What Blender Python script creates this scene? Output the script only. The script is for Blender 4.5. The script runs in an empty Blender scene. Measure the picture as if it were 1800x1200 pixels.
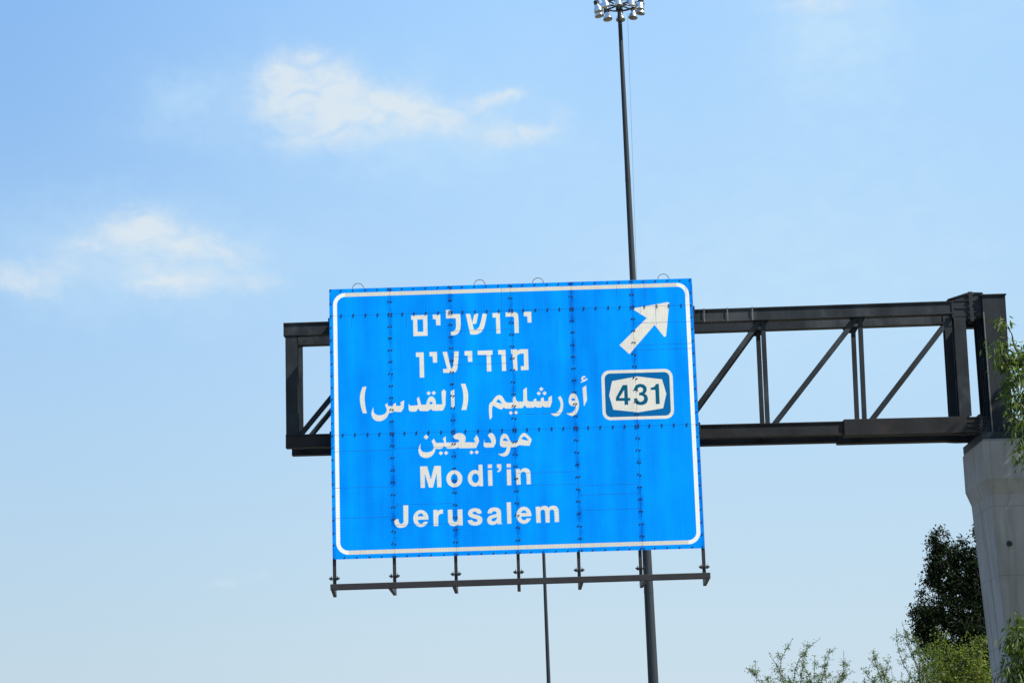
import bpy, bmesh, math, random
import numpy as np
from mathutils import Vector, Matrix, geometry

S = bpy.context.scene
COL = S.collection
R = math.radians

# ---------------------------------------------------------------- camera
F = 3830.0                       # focal length in pixels of an 1800 px wide frame
CAM = Vector((0, 0, 1.5))
PITCH, ROLL = 0.208338, 0.030697
fwd = Vector((0, math.cos(PITCH), math.sin(PITCH)))
rt0 = Vector((1, 0, 0)); up0 = rt0.cross(fwd)
RT = rt0 * math.cos(ROLL) - up0 * math.sin(ROLL)
UP = RT.cross(fwd)
cd = bpy.data.cameras.new('camera'); co = bpy.data.objects.new('camera', cd); COL.objects.link(co)
m = Matrix.Identity(4)
for i in range(3):
    m[i][0], m[i][1], m[i][2], m[i][3] = RT[i], UP[i], -fwd[i], CAM[i]
co.matrix_world = m
cd.sensor_width = 36; cd.lens = F / 1800 * 36; cd.clip_start = .1; cd.clip_end = 6000
S.camera = co


def ray(x, y):
    return fwd + RT * ((x - 900) / F) - UP * ((y - 600) / F)


def at(x, y, Y):
    d = ray(x, y)
    return CAM + d * (Y / d.y)


# ---------------------------------------------------------------- light and sky
SUN_EL, SUN_AZ = R(50), R(112)
sun = bpy.data.lights.new('sun', 'SUN'); sun.energy = 5.0; sun.angle = R(.53); sun.color = (1, .95, .87)
so = bpy.data.objects.new('sun', sun); COL.objects.link(so)
sd = Vector((math.sin(SUN_AZ) * math.cos(SUN_EL), math.cos(SUN_AZ) * math.cos(SUN_EL), math.sin(SUN_EL)))
so.rotation_euler = sd.to_track_quat('Z', 'Y').to_euler(); so.location = sd * 60
S.view_settings.view_transform = 'Standard'; S.view_settings.look = 'None'
S.view_settings.exposure = .9; S.view_settings.gamma = 1; S.view_settings.use_curve_mapping = False

W = bpy.data.worlds.new('World'); S.world = W; W.use_nodes = True
nt = W.node_tree; N = nt.nodes; L = nt.links
bg = N['Background']; bg.inputs[1].default_value = .1
sky = N.new('ShaderNodeTexSky'); sky.sky_type = 'NISHITA'; sky.sun_disc = False
sky.sun_elevation = SUN_EL; sky.sun_rotation = SUN_AZ


def sock(nt, node, i, v):
    if hasattr(v, 'is_output') or isinstance(v, bpy.types.NodeSocket):
        nt.links.new(v, node.inputs[i])
    else:
        node.inputs[i].default_value = v


def M_(nt, op, a, b=None, c=None, clamp=False):
    n = nt.nodes.new('ShaderNodeMath'); n.operation = op; n.use_clamp = clamp
    for i, v in enumerate((a, b, c)):
        if v is not None: sock(nt, n, i, v)
    return n.outputs[0]


def V_(nt, op, a, b=None):
    n = nt.nodes.new('ShaderNodeVectorMath'); n.operation = op
    sock(nt, n, 0, a)
    if b is not None: sock(nt, n, 1, b)
    return n.outputs['Value'] if op in ('DOT_PRODUCT', 'LENGTH') else n.outputs[0]


def noise_(nt, vec, scale, detail=4, rough=.55, dim='3D', out='Fac', dist=0):
    n = nt.nodes.new('ShaderNodeTexNoise'); n.noise_dimensions = dim
    if vec is not None: nt.links.new(vec, n.inputs['Vector'])
    n.inputs['Scale'].default_value = scale; n.inputs['Detail'].default_value = detail
    n.inputs['Roughness'].default_value = rough; n.inputs['Distortion'].default_value = dist
    return n.outputs[out]


def mixc(nt, fac, a, b, mode='MIX'):
    n = nt.nodes.new('ShaderNodeMix'); n.data_type = 'RGBA'; n.blend_type = mode
    sock(nt, n, 0, fac); sock(nt, n, 6, a); sock(nt, n, 7, b)
    return n.outputs[2]


def smooth_(nt, v, a, b, lo=0., hi=1.):
    n = nt.nodes.new('ShaderNodeMapRange'); n.interpolation_type = 'SMOOTHSTEP'
    sock(nt, n, 0, v)
    for i, q in enumerate((a, b, lo, hi)): n.inputs[i + 1].default_value = q
    return n.outputs[0]


# clear sky: the Sky Texture with the photograph's tone (highlights compressed channel by channel)
sep = N.new('ShaderNodeSeparateColor'); L.new(sky.outputs[0], sep.inputs[0])
r_ = M_(nt, 'MULTIPLY', M_(nt, 'POWER', sep.outputs[0], .425), 1.69)
g_ = M_(nt, 'MULTIPLY', M_(nt, 'POWER', sep.outputs[1], .167), 2.99)
b_ = M_(nt, 'MULTIPLY_ADD', r_, -.8, 6.97)
cmb = N.new('ShaderNodeCombineColor')
for i, v in enumerate((r_, g_, b_)): L.new(v, cmb.inputs[i])
clear = cmb.outputs[0]

# clouds live in direction space (azimuth, elevation), so they stay put when the camera moves
tc = N.new('ShaderNodeTexCoord')
dirv = tc.outputs['Generated']
sp = N.new('ShaderNodeSeparateXYZ'); L.new(dirv, sp.inputs[0])
azn = M_(nt, 'ARCTAN2', sp.outputs[0], sp.outputs[1])
eln = M_(nt, 'ARCSINE', sp.outputs[2])
cv = N.new('ShaderNodeCombineXYZ'); L.new(azn, cv.inputs[0]); L.new(eln, cv.inputs[1])
ang = V_(nt, 'MULTIPLY', cv.outputs[0], (57.2958, 57.2958, 0))      # degrees
w1 = V_(nt, 'SUBTRACT', noise_(nt, ang, .9, 5, .6, out='Color'), (.5, .5, .5))
w2 = V_(nt, 'SUBTRACT', noise_(nt, ang, 4.5, 4, .6, out='Color'), (.5, .5, .5))
warp = V_(nt, 'ADD', ang, V_(nt, 'ADD', V_(nt, 'MULTIPLY', w1, (.55, .4, 0)), V_(nt, 'MULTIPLY', w2, (.42, .3, 0))))


def pix_dir(x, y):
    d = ray(x, y).normalized()
    return math.degrees(math.atan2(d.x, d.y)), math.degrees(math.asin(d.z))


PX = math.degrees(1 / F)


def field(blobs, vec):
    acc = None
    for x, y, rx, ry, a, tilt in blobs:
        az, el = pix_dir(x, y)
        d = V_(nt, 'SUBTRACT', vec, (az, el, 0))
        t = R(tilt)
        if tilt:
            n = N.new('ShaderNodeVectorRotate'); n.rotation_type = 'Z_AXIS'; L.new(d, n.inputs[0]); n.inputs['Angle'].default_value = -t
            d = n.outputs[0]
        d = V_(nt, 'MULTIPLY', d, (1 / (rx * PX), 1 / (ry * PX), 0))
        q = V_(nt, 'DOT_PRODUCT', d, d)
        e = M_(nt, 'MULTIPLY', M_(nt, 'POWER', 2.718, M_(nt, 'MULTIPLY', q, -1.)), a)
        acc = e if acc is None else M_(nt, 'ADD', acc, e)
    return acc


CLOUDS = [(500, 150, 42, 42, .9, 20), (560, 142, 55, 42, .9, 0), (470, 182, 45, 30, .7, 0), (610, 175, 65, 32, .85, -12),
          (690, 185, 70, 32, .8, -14), (760, 203, 70, 24, .8, -8), (600, 218, 28, 30, .55, 0), (525, 245, 50, 22, .42, 20),
          (835, 190, 50, 12, .5, 10), (885, 170, 32, 9, .5, 8), (885, 236, 42, 17, .95, 0), (950, 238, 42, 15, .9, 4),
          (250, 395, 42, 24, .95, 0), (195, 415, 55, 18, .75, 18), (300, 418, 65, 22, .75, -12), (360, 432, 60, 16, .5, -10),
          (270, 488, 50, 28, .6, 0), (340, 497, 70, 16, .62, 0), (455, 500, 40, 14, .55, 0), (415, 455, 45, 22, .35, -20),
          (35, 485, 45, 20, .72, -6), (80, 500, 50, 16, .45, 0), (-60, 495, 60, 22, .7, 0),
          (560, 195, 105, 48, .34, 0), (600, 240, 90, 30, .26, 0), (730, 215, 100, 26, .3, -6), (540, 108, 30, 16, .5, 0), (500, 105, 16, 14, .4, 0), (905, 168, 22, 9, .5, 0), (850, 178, 50, 12, .35, 8), (260, 430, 130, 42, .34, 0), (330, 480, 130, 32, .3, 0), (120, 460, 60, 30, .3, 0), (990, 205, 35, 18, .3, -30), (1425, 6, 48, 18, .85, 0), (1520, 2, 55, 10, .35, 0), (395, 1024, 32, 9, .42, 4), (455, 1014, 30, 7, .33, 8)]
VEIL = [(1470, 60, 130, 110, .85, 0), (690, 215, 330, 110, .75, -8), (260, 460, 320, 100, .8, 0), (330, 170, 60, 50, .35, 0), (1500, 300, 500, 330, .42, 0),
        (1740, 20, 80, 70, .3, 0), (1250, 480, 500, 160, .38, 0), (960, 60, 90, 60, .15, 0), (1400, 620, 700, 200, .4, 0),
        (330, 200, 130, 60, .18, 10)]
fb = noise_(nt, V_(nt, 'MULTIPLY', ang, (.8, 1.25, 1)), 1.5, 6, .5, dist=.7)
fb2 = noise_(nt, V_(nt, 'MULTIPLY', ang, (1, 1.7, 1)), 1.1, 5, .6)
D = field([(x, y, rx * 1.12, ry * 1.3, a * .82, t) for x, y, rx, ry, a, t in CLOUDS], warp)
Dn = M_(nt, 'MULTIPLY', D, M_(nt, 'MULTIPLY_ADD', fb, 2.6, -.32))
# the rest of the sky carries scattered clouds of the same kind
el_gate = smooth_(nt, eln, .08, .16)
off = smooth_(nt, V_(nt, 'LENGTH', V_(nt, 'MULTIPLY', V_(nt, 'SUBTRACT', ang, (0, 12, 0)), (1 / 17, 1 / 12, 0))), 1.0, 1.35)
gen = smooth_(nt, noise_(nt, V_(nt, 'MULTIPLY', dirv, (1, 1, 2.2)), 3.2, 8, .58), .56, .78)
gen = M_(nt, 'MULTIPLY', M_(nt, 'MULTIPLY', gen, off), el_gate)
alpha = smooth_(nt, Dn, -.15, 1.55)
alpha = M_(nt, 'MULTIPLY', alpha, smooth_(nt, Dn, -.05, .38))
alpha = M_(nt, 'MULTIPLY', M_(nt, 'MAXIMUM', alpha, gen), .86)
Vn = M_(nt, 'MULTIPLY', field(VEIL, V_(nt, 'ADD', ang, V_(nt, 'MULTIPLY', w1, (3, 2.4, 0)))), M_(nt, 'MULTIPLY_ADD', fb2, 1.0, .35), clamp=True)
lf = smooth_(nt, azn, -.28, .02, 1, 0)
left = M_(nt, 'MULTIPLY_ADD', M_(nt, 'MULTIPLY', lf, M_(nt, 'MULTIPLY_ADD', smooth_(nt, eln, .16, .36), .14, .065)), -1., 1.)       # windscreen vignette put into the sky colour, darker towards the left
lc = N.new('ShaderNodeCombineColor')
for i, p in enumerate((1.7, 1.25, .6)): L.new(M_(nt, 'POWER', left, p), lc.inputs[i])
clear = mixc(nt, 1., clear, lc.outputs[0], 'MULTIPLY')
c1 = mixc(nt, M_(nt, 'MULTIPLY', Vn, .75), clear, (2.95, 4.15, 5.15, 1))
c2 = mixc(nt, alpha, c1, (3.95, 4.4, 4.7, 1))
L.new(c2, bg.inputs[0])


# ---------------------------------------------------------------- helpers
def tag(o, label=None, cat=None, group=None, kind=None):
    if label: o['label'] = label
    if cat: o['category'] = cat
    if group: o['group'] = group
    if kind: o['kind'] = kind
    return o


def empty(name, loc, label, cat, group=None):
    o = bpy.data.objects.new(name, None); COL.objects.link(o); o.location = loc; o.empty_display_size = .3
    return tag(o, label, cat, group)


def link(name, me, mat, parent=None, smooth=False):
    """me built in world coordinates; origin moved to its own centre"""
    n = len(me.vertices)
    co_ = np.empty(n * 3); me.vertices.foreach_get('co', co_); co_ = co_.reshape(-1, 3)
    c = (co_.min(0) + co_.max(0)) / 2
    me.vertices.foreach_set('co', (co_ - c).ravel())
    for mm in (mat if isinstance(mat, (list, tuple)) else [mat]): me.materials.append(mm)
    if smooth: me.polygons.foreach_set('use_smooth', [True] * len(me.polygons))
    me.update()
    o = bpy.data.objects.new(name, me); COL.objects.link(o)
    if parent is not None:
        o.parent = parent
        base = parent_world(parent)
        o.location = Vector(c) - base
    else:
        o.location = c
    return o


def parent_world(p):
    v = Vector(p.location)
    while p.parent is not None:
        p = p.parent; v = v + Vector(p.location)
    return v


class MB:
    def __init__(self): self.v = []; self.f = []; self.mi = []

    def add(self, vs, fs, mi=0):
        b = len(self.v); self.v += [tuple(q) for q in vs]; self.f += [tuple(i + b for i in f) for f in fs]; self.mi += [mi] * len(fs)

    def box(self, a, b, mi=0):
        x0, y0, z0 = a; x1, y1, z1 = b
        self.add([(x0, y0, z0), (x1, y0, z0), (x1, y1, z0), (x0, y1, z0), (x0, y0, z1), (x1, y0, z1), (x1, y1, z1), (x0, y1, z1)],
                 [(0, 3, 2, 1), (4, 5, 6, 7), (0, 1, 5, 4), (1, 2, 6, 5), (2, 3, 7, 6), (3, 0, 4, 7)], mi)

    def prism(self, sec, p0, p1, xax, cap=True, mi=0):
        """section (list of 2D) swept from p0 to p1; xax = 3D direction of the section's first axis"""
        p0 = Vector(p0); p1 = Vector(p1); d = (p1 - p0).normalized()
        X = Vector(xax); X = (X - d * X.dot(d)).normalized(); Y = d.cross(X)
        n = len(sec)
        vs = [p0 + X * a + Y * b for a, b in sec] + [p1 + X * a + Y * b for a, b in sec]
        fs = [(i, (i + 1) % n, n + (i + 1) % n, n + i) for i in range(n)]
        if cap: fs += [tuple(range(n))[::-1], tuple(range(n, 2 * n))]
        self.add(vs, fs, mi)

    def bar(self, p0, p1, w, h, xax=(1, 0, 0)):
        self.prism([(-w / 2, -h / 2), (w / 2, -h / 2), (w / 2, h / 2), (-w / 2, h / 2)], p0, p1, xax)

    def cyl(self, p0, p1, r0, r1=None, n=10):
        r1 = r0 if r1 is None else r1
        p0 = Vector(p0); p1 = Vector(p1); d = (p1 - p0).normalized()
        X = d.orthogonal().normalized(); Y = d.cross(X)
        cs = [(math.cos(2 * math.pi * i / n), math.sin(2 * math.pi * i / n)) for i in range(n)]
        vs = [p0 + (X * a + Y * b) * r0 for a, b in cs] + [p1 + (X * a + Y * b) * r1 for a, b in cs]
        self.add(vs, [(i, (i + 1) % n, n + (i + 1) % n, n + i) for i in range(n)] + [tuple(range(n))[::-1], tuple(range(n, 2 * n))])

    def lathe(self, prof, base, ax=(0, 0, 1), n=16):
        d = Vector(ax).normalized(); X = d.orthogonal().normalized(); Y = d.cross(X); base = Vector(base)
        vs = []
        for r, z in prof:
            for i in range(n):
                a = 2 * math.pi * i / n; vs.append(base + d * z + (X * math.cos(a) + Y * math.sin(a)) * r)
        fs = []
        for k in range(len(prof) - 1):
            for i in range(n):
                j = (i + 1) % n; fs.append((k * n + i, k * n + j, (k + 1) * n + j, (k + 1) * n + i))
        self.add(vs, fs)

    def tube(self, pts, r, n=6):
        for i in range(len(pts) - 1):
            ra = r if not isinstance(r, (list, tuple)) else r[i]; rb = r if not isinstance(r, (list, tuple)) else r[i + 1]
            self.cyl(pts[i], pts[i + 1], ra, rb, n)

    def build(self, name, mat, parent=None, smooth=False):
        me = bpy.data.meshes.new(name); me.from_pydata(self.v, [], self.f)
        if any(self.mi): me.polygons.foreach_set('material_index', self.mi)
        return link(name, me, mat, parent, smooth)


def bevel(o, w=.006, seg=1):
    b = o.modifiers.new('bevel', 'BEVEL'); b.width = w; b.segments = seg; b.limit_method = 'ANGLE'; b.angle_limit = R(40)
    return o


def mat(name, base, rough=.6, metal=0., var=.15, scale=3., bump=0., spec=.5, detail=5, stretch=(1, 1, 1), tint=None, tint_amt=0., tint_scale=1.):
    m = bpy.data.materials.new(name); m.use_nodes = True; t = m.node_tree
    p = t.nodes['Principled BSDF']; p.inputs['Roughness'].default_value = rough; p.inputs['Metallic'].default_value = metal
    p.inputs['Specular IOR Level'].default_value = spec
    tc = t.nodes.new('ShaderNodeNewGeometry'); pos = V_(t, 'MULTIPLY', tc.outputs['Position'], stretch)
    n = noise_(t, pos, scale, detail, .6)
    lo = tuple(c * (1 - var) for c in base) + (1,); hi = tuple(min(1, c * (1 + var)) for c in base) + (1,)
    c = mixc(t, smooth_(t, n, .3, .7), lo, hi)
    if tint:
        c = mixc(t, M_(t, 'MULTIPLY', smooth_(t, noise_(t, pos, tint_scale, 6, .65), .52, .68), tint_amt), c, tuple(tint) + (1,))
    t.links.new(c, p.inputs['Base Color'])
    if bump:
        b = t.nodes.new('ShaderNodeBump'); b.inputs['Strength'].default_value = bump; b.inputs['Distance'].default_value = .01
        t.links.new(noise_(t, pos, scale * 6, 5, .6), b.inputs['Height']); t.links.new(b.outputs[0], p.inputs['Normal'])
    return m


STEEL = mat('dark_painted_steel', (.016, .022, .028), .7, .0, .4, 2.2, .15, spec=.22, tint=(.06, .068, .076), tint_amt=.6, tint_scale=1.1, stretch=(1, 1, .5))
STEELR = mat('rusty_dark_steel', (.014, .0155, .018), .7, 0, .35, 2.5, .15, spec=.2, tint=(.04, .024, .02), tint_amt=.5, tint_scale=2.2)
GALV = mat('galvanised_grey_steel', (.014, .021, .029), .6, .0, .2, 1.5, .05, spec=.3, stretch=(3, 3, .3))
RAIL = mat('brown_grey_steel', (.014, .0125, .016), .6, 0, .3, 3, .1)
BOLTM = mat('blue_overpainted_bolt', (.008, .022, .06), .6, 0, .3, 20)
BLACK = mat('black_bolt_steel', (.012, .012, .016), .5, .2, .2, 20)
CHROME = mat('spun_aluminium', (.62, .64, .66), .22, .95, .08, 8)
GLASS = mat('lamp_glass', (.12, .13, .14), .12, .0, .1, 8, spec=.8)
CONC = mat('weathered_concrete', (.31, .30, .28), .9, 0, .13, 1.6, .35, spec=.3, stretch=(1, 1, .45), tint=(.25, .24, .225), tint_amt=.45, tint_scale=.9)
ASPH = mat('asphalt', (.05, .05, .052), .9, 0, .25, 2, .3, spec=.3)
PAINT = mat('road_paint', (.75, .75, .72), .7, 0, .08, 5)
SOIL = mat('dry_grass_ground', (.16, .14, .08), .95, 0, .35, .6, .4, spec=.2)
t_ = CONC.node_tree; p_ = t_.nodes['Principled BSDF']; src_ = p_.inputs['Base Color'].links[0].from_socket
g0 = t_.nodes.new('ShaderNodeNewGeometry'); s0 = t_.nodes.new('ShaderNodeSeparateXYZ'); t_.links.new(g0.outputs['Position'], s0.inputs[0])
run_ = smooth_(t_, noise_(t_, V_(t_, 'MULTIPLY', g0.outputs['Position'], (5, 5, .22)), 1.3, 4, .6), .5, .7)
ln_ = M_(t_, 'FRACT', M_(t_, 'DIVIDE', M_(t_, 'ADD', s0.outputs[2], .35), 1.22)); ln_ = smooth_(t_, M_(t_, 'ABSOLUTE', M_(t_, 'SUBTRACT', ln_, .5)), .002, .010, 1, 0)
sp_ = smooth_(t_, noise_(t_, g0.outputs['Position'], 22, 3, .6), .66, .74)
c_ = mixc(t_, M_(t_, 'MULTIPLY', run_, .45), src_, (.15, .14, .13, 1)); c_ = mixc(t_, M_(t_, 'MULTIPLY', ln_, .45), c_, (.12, .115, .11, 1)); c_ = mixc(t_, M_(t_, 'MULTIPLY', sp_, .4), c_, (.13, .12, .11, 1))
t_.links.new(c_, p_.inputs['Base Color'])
STRAP_LIT_EDGE = mat('zinc_strap_and_lit_edge', (.10, .105, .11), .5, 0, .3, 9)  # zinc of the chord straps, also the painted light on the column edge
KERB = mat('kerb_concrete', (.32, .31, .29), .9, 0, .12, 2, .3)
BARK = mat('bark', (.075, .06, .045), .9, 0, .35, 6, .5, spec=.2)


def film(name, base, trans, amt_stripe=.0, seam=0., aged=0., tr_col=None, spec=.2):
    """reflective sign sheeting on a thin panel that lets some daylight through"""
    m = bpy.data.materials.new(name); m.use_nodes = True; t = m.node_tree
    p = t.nodes['Principled BSDF']; p.inputs['Roughness'].default_value = .42; p.inputs['Specular IOR Level'].default_value = spec
    g = t.nodes.new('ShaderNodeNewGeometry'); pos = g.outputs['Position']
    s = t.nodes.new('ShaderNodeSeparateXYZ'); t.links.new(pos, s.inputs[0])
    st = noise_(t, V_(t, 'MULTIPLY', pos, (3.2, 1, .35)), 1.0, 3, .5)
    bl = noise_(t, V_(t, 'MULTIPLY', pos, (1, 1, 1)), 1.7, 6, .6)
    # honeycomb cell rows, a few centimetres apart
    gx = M_(t, 'SINE', M_(t, 'MULTIPLY', s.outputs[0], 2 * math.pi / .052))
    gz = M_(t, 'SINE', M_(t, 'MULTIPLY', s.outputs[2], 2 * math.pi / .047))
    grid = M_(t, 'MULTIPLY', M_(t, 'ADD', gx, gz), .5)
    k = M_(t, 'MULTIPLY_ADD', M_(t, 'SUBTRACT', st, .5), amt_stripe * 2.4, 1.)
    k = M_(t, 'ADD', k, M_(t, 'MULTIPLY', M_(t, 'SUBTRACT', bl, .5), amt_stripe * 1.2))
    k = M_(t, 'ADD', k, M_(t, 'MULTIPLY', grid, .075))
    ix = M_(t, 'FLOOR', M_(t, 'DIVIDE', M_(t, 'SUBTRACT', s.outputs[0], SX0), SW / 6))
    iz = M_(t, 'ADD', M_(t, 'GREATER_THAN', s.outputs[2], seams_z[1]), M_(t, 'GREATER_THAN', s.outputs[2], seams_z[2]))
    ci = t.nodes.new('ShaderNodeCombineXYZ'); t.links.new(ix, ci.inputs[0]); t.links.new(iz, ci.inputs[1])
    wn = t.nodes.new('ShaderNodeTexWhiteNoise'); wn.noise_dimensions = '3D'; t.links.new(ci.outputs[0], wn.inputs[0])
    k = M_(t, 'ADD', k, M_(t, 'MULTIPLY', M_(t, 'SUBTRACT', wn.outputs[0], .5), .09))
    runs = smooth_(t, noise_(t, V_(t, 'MULTIPLY', pos, (16, 1, .8)), 1.0, 3, .6), .60, .78)
    k = M_(t, 'SUBTRACT', k, M_(t, 'MULTIPLY', runs, .13))
    if seam:
        ph = M_(t, 'DIVIDE', M_(t, 'SUBTRACT', s.outputs[0], SX0), SW / 6)
        fr = M_(t, 'ABSOLUTE', M_(t, 'SUBTRACT', ph, M_(t, 'ROUND', ph)))
        nz = noise_(t, V_(t, 'MULTIPLY', pos, (1, 1, 1.)), 3.5, 4, .6)
        near = smooth_(t, fr, .0, .075, 1., 0.)
        k = M_(t, 'SUBTRACT', k, M_(t, 'MULTIPLY', M_(t, 'MULTIPLY', near, smooth_(t, nz, .4, .62)), seam))
    c = mixc(t, 1., tuple(base) + (1,), (1, 1, 1, 1), 'MULTIPLY')
    kk = t.nodes.new('ShaderNodeCombineColor')
    t.links.new(k, kk.inputs[0]); t.links.new(k, kk.inputs[1]); t.links.new(M_(t, 'MULTIPLY_ADD', k, .6, .4), kk.inputs[2])
    c = mixc(t, 1., c, kk.outputs[0], 'MULTIPLY')
    if aged:
        c = mixc(t, M_(t, 'MULTIPLY', smooth_(t, noise_(t, pos, 9, 6, .65), .4, .7), aged), c, (.5, .43, .33, 1))
    t.links.new(c, p.inputs['Base Color'])
    tr = t.nodes.new('ShaderNodeBsdfTranslucent'); 
    c2 = mixc(t, 1., c, tuple(tr_col or (1, 1, 1)) + (1,), 'MULTIPLY'); t.links.new(c2, tr.inputs[0])
    mx = t.nodes.new('ShaderNodeMixShader'); mx.inputs[0].default_value = trans
    t.links.new(p.outputs[0], mx.inputs[1]); t.links.new(tr.outputs[0], mx.inputs[2])
    t.links.new(mx.outputs[0], t.nodes['Material Output'].inputs[0])
    return m


# ---------------------------------------------------------------- ground and road (below the frame, they bounce the light)
def sheet(name, x0, x1, y0, y1, z, m, label, cat, kind='structure'):
    b = MB(); b.add([(x0, y0, z), (x1, y0, z), (x1, y1, z), (x0, y1, z)], [(0, 1, 2, 3)])
    return tag(b.build(name, m), label, cat, kind=kind)


sheet('ground', -3000, 3000, -2500, 3500, 0, SOIL, 'dry grassy ground beside the motorway', 'ground')
sheet('road', -9.5, 5.6, -300, 900, .006, ASPH, 'grey asphalt motorway running under the sign', 'road')
mk = MB()
for x in (-9.0, 5.1): mk.add([(x - .1, -300, .011), (x + .1, -300, .011), (x + .1, 900, .011), (x - .1, 900, .011)], [(0, 1, 2, 3)])
for x in (-5.6, -1.9, 1.8):
    y = -90
    while y < 300:
        mk.add([(x - .07, y, .011), (x + .07, y, .011), (x + .07, y + 3, .011), (x - .07, y + 3, .011)], [(0, 1, 2, 3)]); y += 9
tag(mk.build('road_marking', PAINT), 'white lane lines painted on the asphalt', 'road marking', kind='structure')
kb = MB(); kb.box((5.6, -300, 0), (5.78, 900, .13)); tag(kb.build('kerb', KERB), 'concrete kerb along the right edge of the road', 'kerb', kind='structure')

# ---------------------------------------------------------------- the sign
SX0, SX1, SZ0, SZ1, SY = -3.25, 3.255, 5.743, 10.591, 38.0
SW, SH = SX1 - SX0, SZ1 - SZ0
# homography: photograph pixel -> metres on the sign plate (its four corners are known in both)
_src = [(577.5, 508.5), (1217.5, 488.5), (1238, 963), (586, 983)]
_dst = [(SX0, SZ1), (SX1, SZ1), (SX1, SZ0), (SX0, SZ0)]
A = []; Bv = []
for (x, y), (u, v) in zip(_src, _dst):
    A += [[x, y, 1, 0, 0, 0, -u * x, -u * y], [0, 0, 0, x, y, 1, -v * x, -v * y]]; Bv += [u, v]
_h = np.linalg.solve(np.array(A), np.array(Bv))


def uv(x, y):
    w = _h[6] * x + _h[7] * y + 1
    return ((_h[0] * x + _h[1] * y + _h[2]) / w, (_h[3] * x + _h[4] * y + _h[5]) / w)


def curve(pts, sub=5):
    """closed outline; a third value marks a point the line passes smoothly"""
    n = len(pts); P = [np.array(p[:2], float) for p in pts]; sm = [len(p) > 2 for p in pts]; out = []
    for i in range(n):
        j = (i + 1) % n; p1, p2 = P[i], P[j]
        if not sm[i] and not sm[j]: out.append(tuple(p1)); continue
        d = np.linalg.norm(p2 - p1)
        def tan(k):
            v = P[(k + 1) % n] - P[k - 1]; v = v / (np.linalg.norm(v) + 1e-9); return v * d
        t1 = tan(i) if sm[i] else None; t2 = tan(j) if sm[j] else None
        if t1 is None: t1 = (p2 - p1) * 1.5 - t2 * .5
        if t2 is None: t2 = (p2 - p1) * 1.5 - t1 * .5
        for k in range(sub):
            s = k / sub; s2 = s * s; s3 = s2 * s
            out.append(tuple(p1 * (2 * s3 - 3 * s2 + 1) + t1 * (s3 - 2 * s2 + s) + p2 * (-2 * s3 + 3 * s2) + t2 * (s3 - s2)))
    return out


def ell(cx, cy, rx, ry, n=22):
    return [(cx + rx * math.cos(2 * math.pi * i / n), cy + ry * math.sin(2 * math.pi * i / n)) for i in range(n)]


def dia(cx, cy, r): return [(cx - r, cy), (cx, cy - r), (cx + r, cy), (cx, cy + r)]


def rrect_px(TL, TR, BR, BL, r, n=8):
    P = [np.array(p, float) for p in (TL, TR, BR, BL)]; out = []
    for i in range(4):
        a, b, c = P[i - 1], P[i], P[(i + 1) % 4]
        u = (a - b) / np.linalg.norm(a - b); v = (c - b) / np.linalg.norm(c - b)
        for k in range(n + 1):
            t = k / n * math.pi / 2
            out.append(tuple(b + u * r * (1 - math.sin(t)) + v * r * (1 - math.cos(t))))
    return out


SHAPES = []     # (object key, material key, sign +1/-1, outline in sign metres)


def glyph(key, mk, frame, *ops):
    ox, oy, s = frame
    for o in ops:
        sg = 1
        if isinstance(o, tuple): sg, o = o
        pts = curve(o)
        SHAPES.append((key, mk, sg, [uv(ox + x / s, oy + y / s) for x, y in pts]))


_c = [0]


def letter(frame, *ops):
    _c[0] += 1; glyph(('letter', _c[0]), 'white', frame, *ops)


H = (680, 530, 6.4286)
s = 1
letter(H, [(273, 160), (455, 152), (460, 388), (300, 394), (295, 207), (275, 208)], (-1, [(342, 204), (408, 202), (412, 343), (347, 345)]))
letter(H, [(517, 150), (603, 150), (606, 270), (558, 270), (553, 200), (520, 200)])
letter(H, [(666, 96), (714, 96), (715, 143), (828, 142), (832, 300, s), (808, 357, s), (768, 381, s), (725, 384), (721, 344), (752, 338, s), (775, 315, s), (782, 280, s), (778, 190), (668, 192)])
letter(H, [(892, 142), (940, 140), (985, 322), (1022, 312, s), (1050, 272, s), (1083, 137), (1131, 136), (1100, 290, s), (1062, 350, s), (1010, 372, s), (944, 373)],
       [(992, 140), (1034, 139), (1016, 232), (1008, 250, s), (990, 254), (967, 254), (972, 214, s)])
letter(H, [(1193, 133), (1277, 128), (1285, 362), (1240, 363), (1233, 180), (1197, 182)])
letter(H, [(1343, 126), (1440, 121), (1473, 132, s), (1486, 162, s), (1492, 356), (1445, 357), (1440, 192, s), (1434, 175, s), (1418, 170), (1345, 173)])
letter(H, [(1548, 118), (1634, 115), (1637, 238), (1593, 239), (1588, 167), (1552, 168)])
letter(H, [(328, 579), (415, 576), (423, 861), (374, 862), (368, 627), (330, 629)])
letter(H, [(480, 574), (566, 571), (568, 692), (522, 694), (517, 621), (483, 623)])
letter(H, [(630, 572), (680, 570), (724, 759), (740, 752, s), (750, 725, s), (763, 566), (813, 565), (798, 748, s), (782, 793, s), (742, 807, s), (637, 808), (637, 765), (683, 764)])
letter(H, [(878, 563), (964, 560), (966, 682), (920, 683), (914, 610), (880, 612)])
letter(H, [(1027, 559), (1195, 554), (1194, 602), (1175, 604), (1183, 791), (1133, 793), (1128, 604), (1029, 606)])
letter(H, [(1258, 552), (1342, 549), (1350, 786), (1304, 788), (1297, 599), (1262, 601)])
letter(H, [(1405, 545), (1470, 542), (1479, 562), (1496, 546, s), (1525, 541), (1597, 541), (1604, 776), (1518, 779), (1516, 733), (1553, 733), (1549, 590), (1505, 592, s), (1476, 612, s), (1472, 640), (1480, 780), (1434, 783), (1420, 600), (1408, 590)])
Q = (620, 650, 8.1818)
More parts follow.
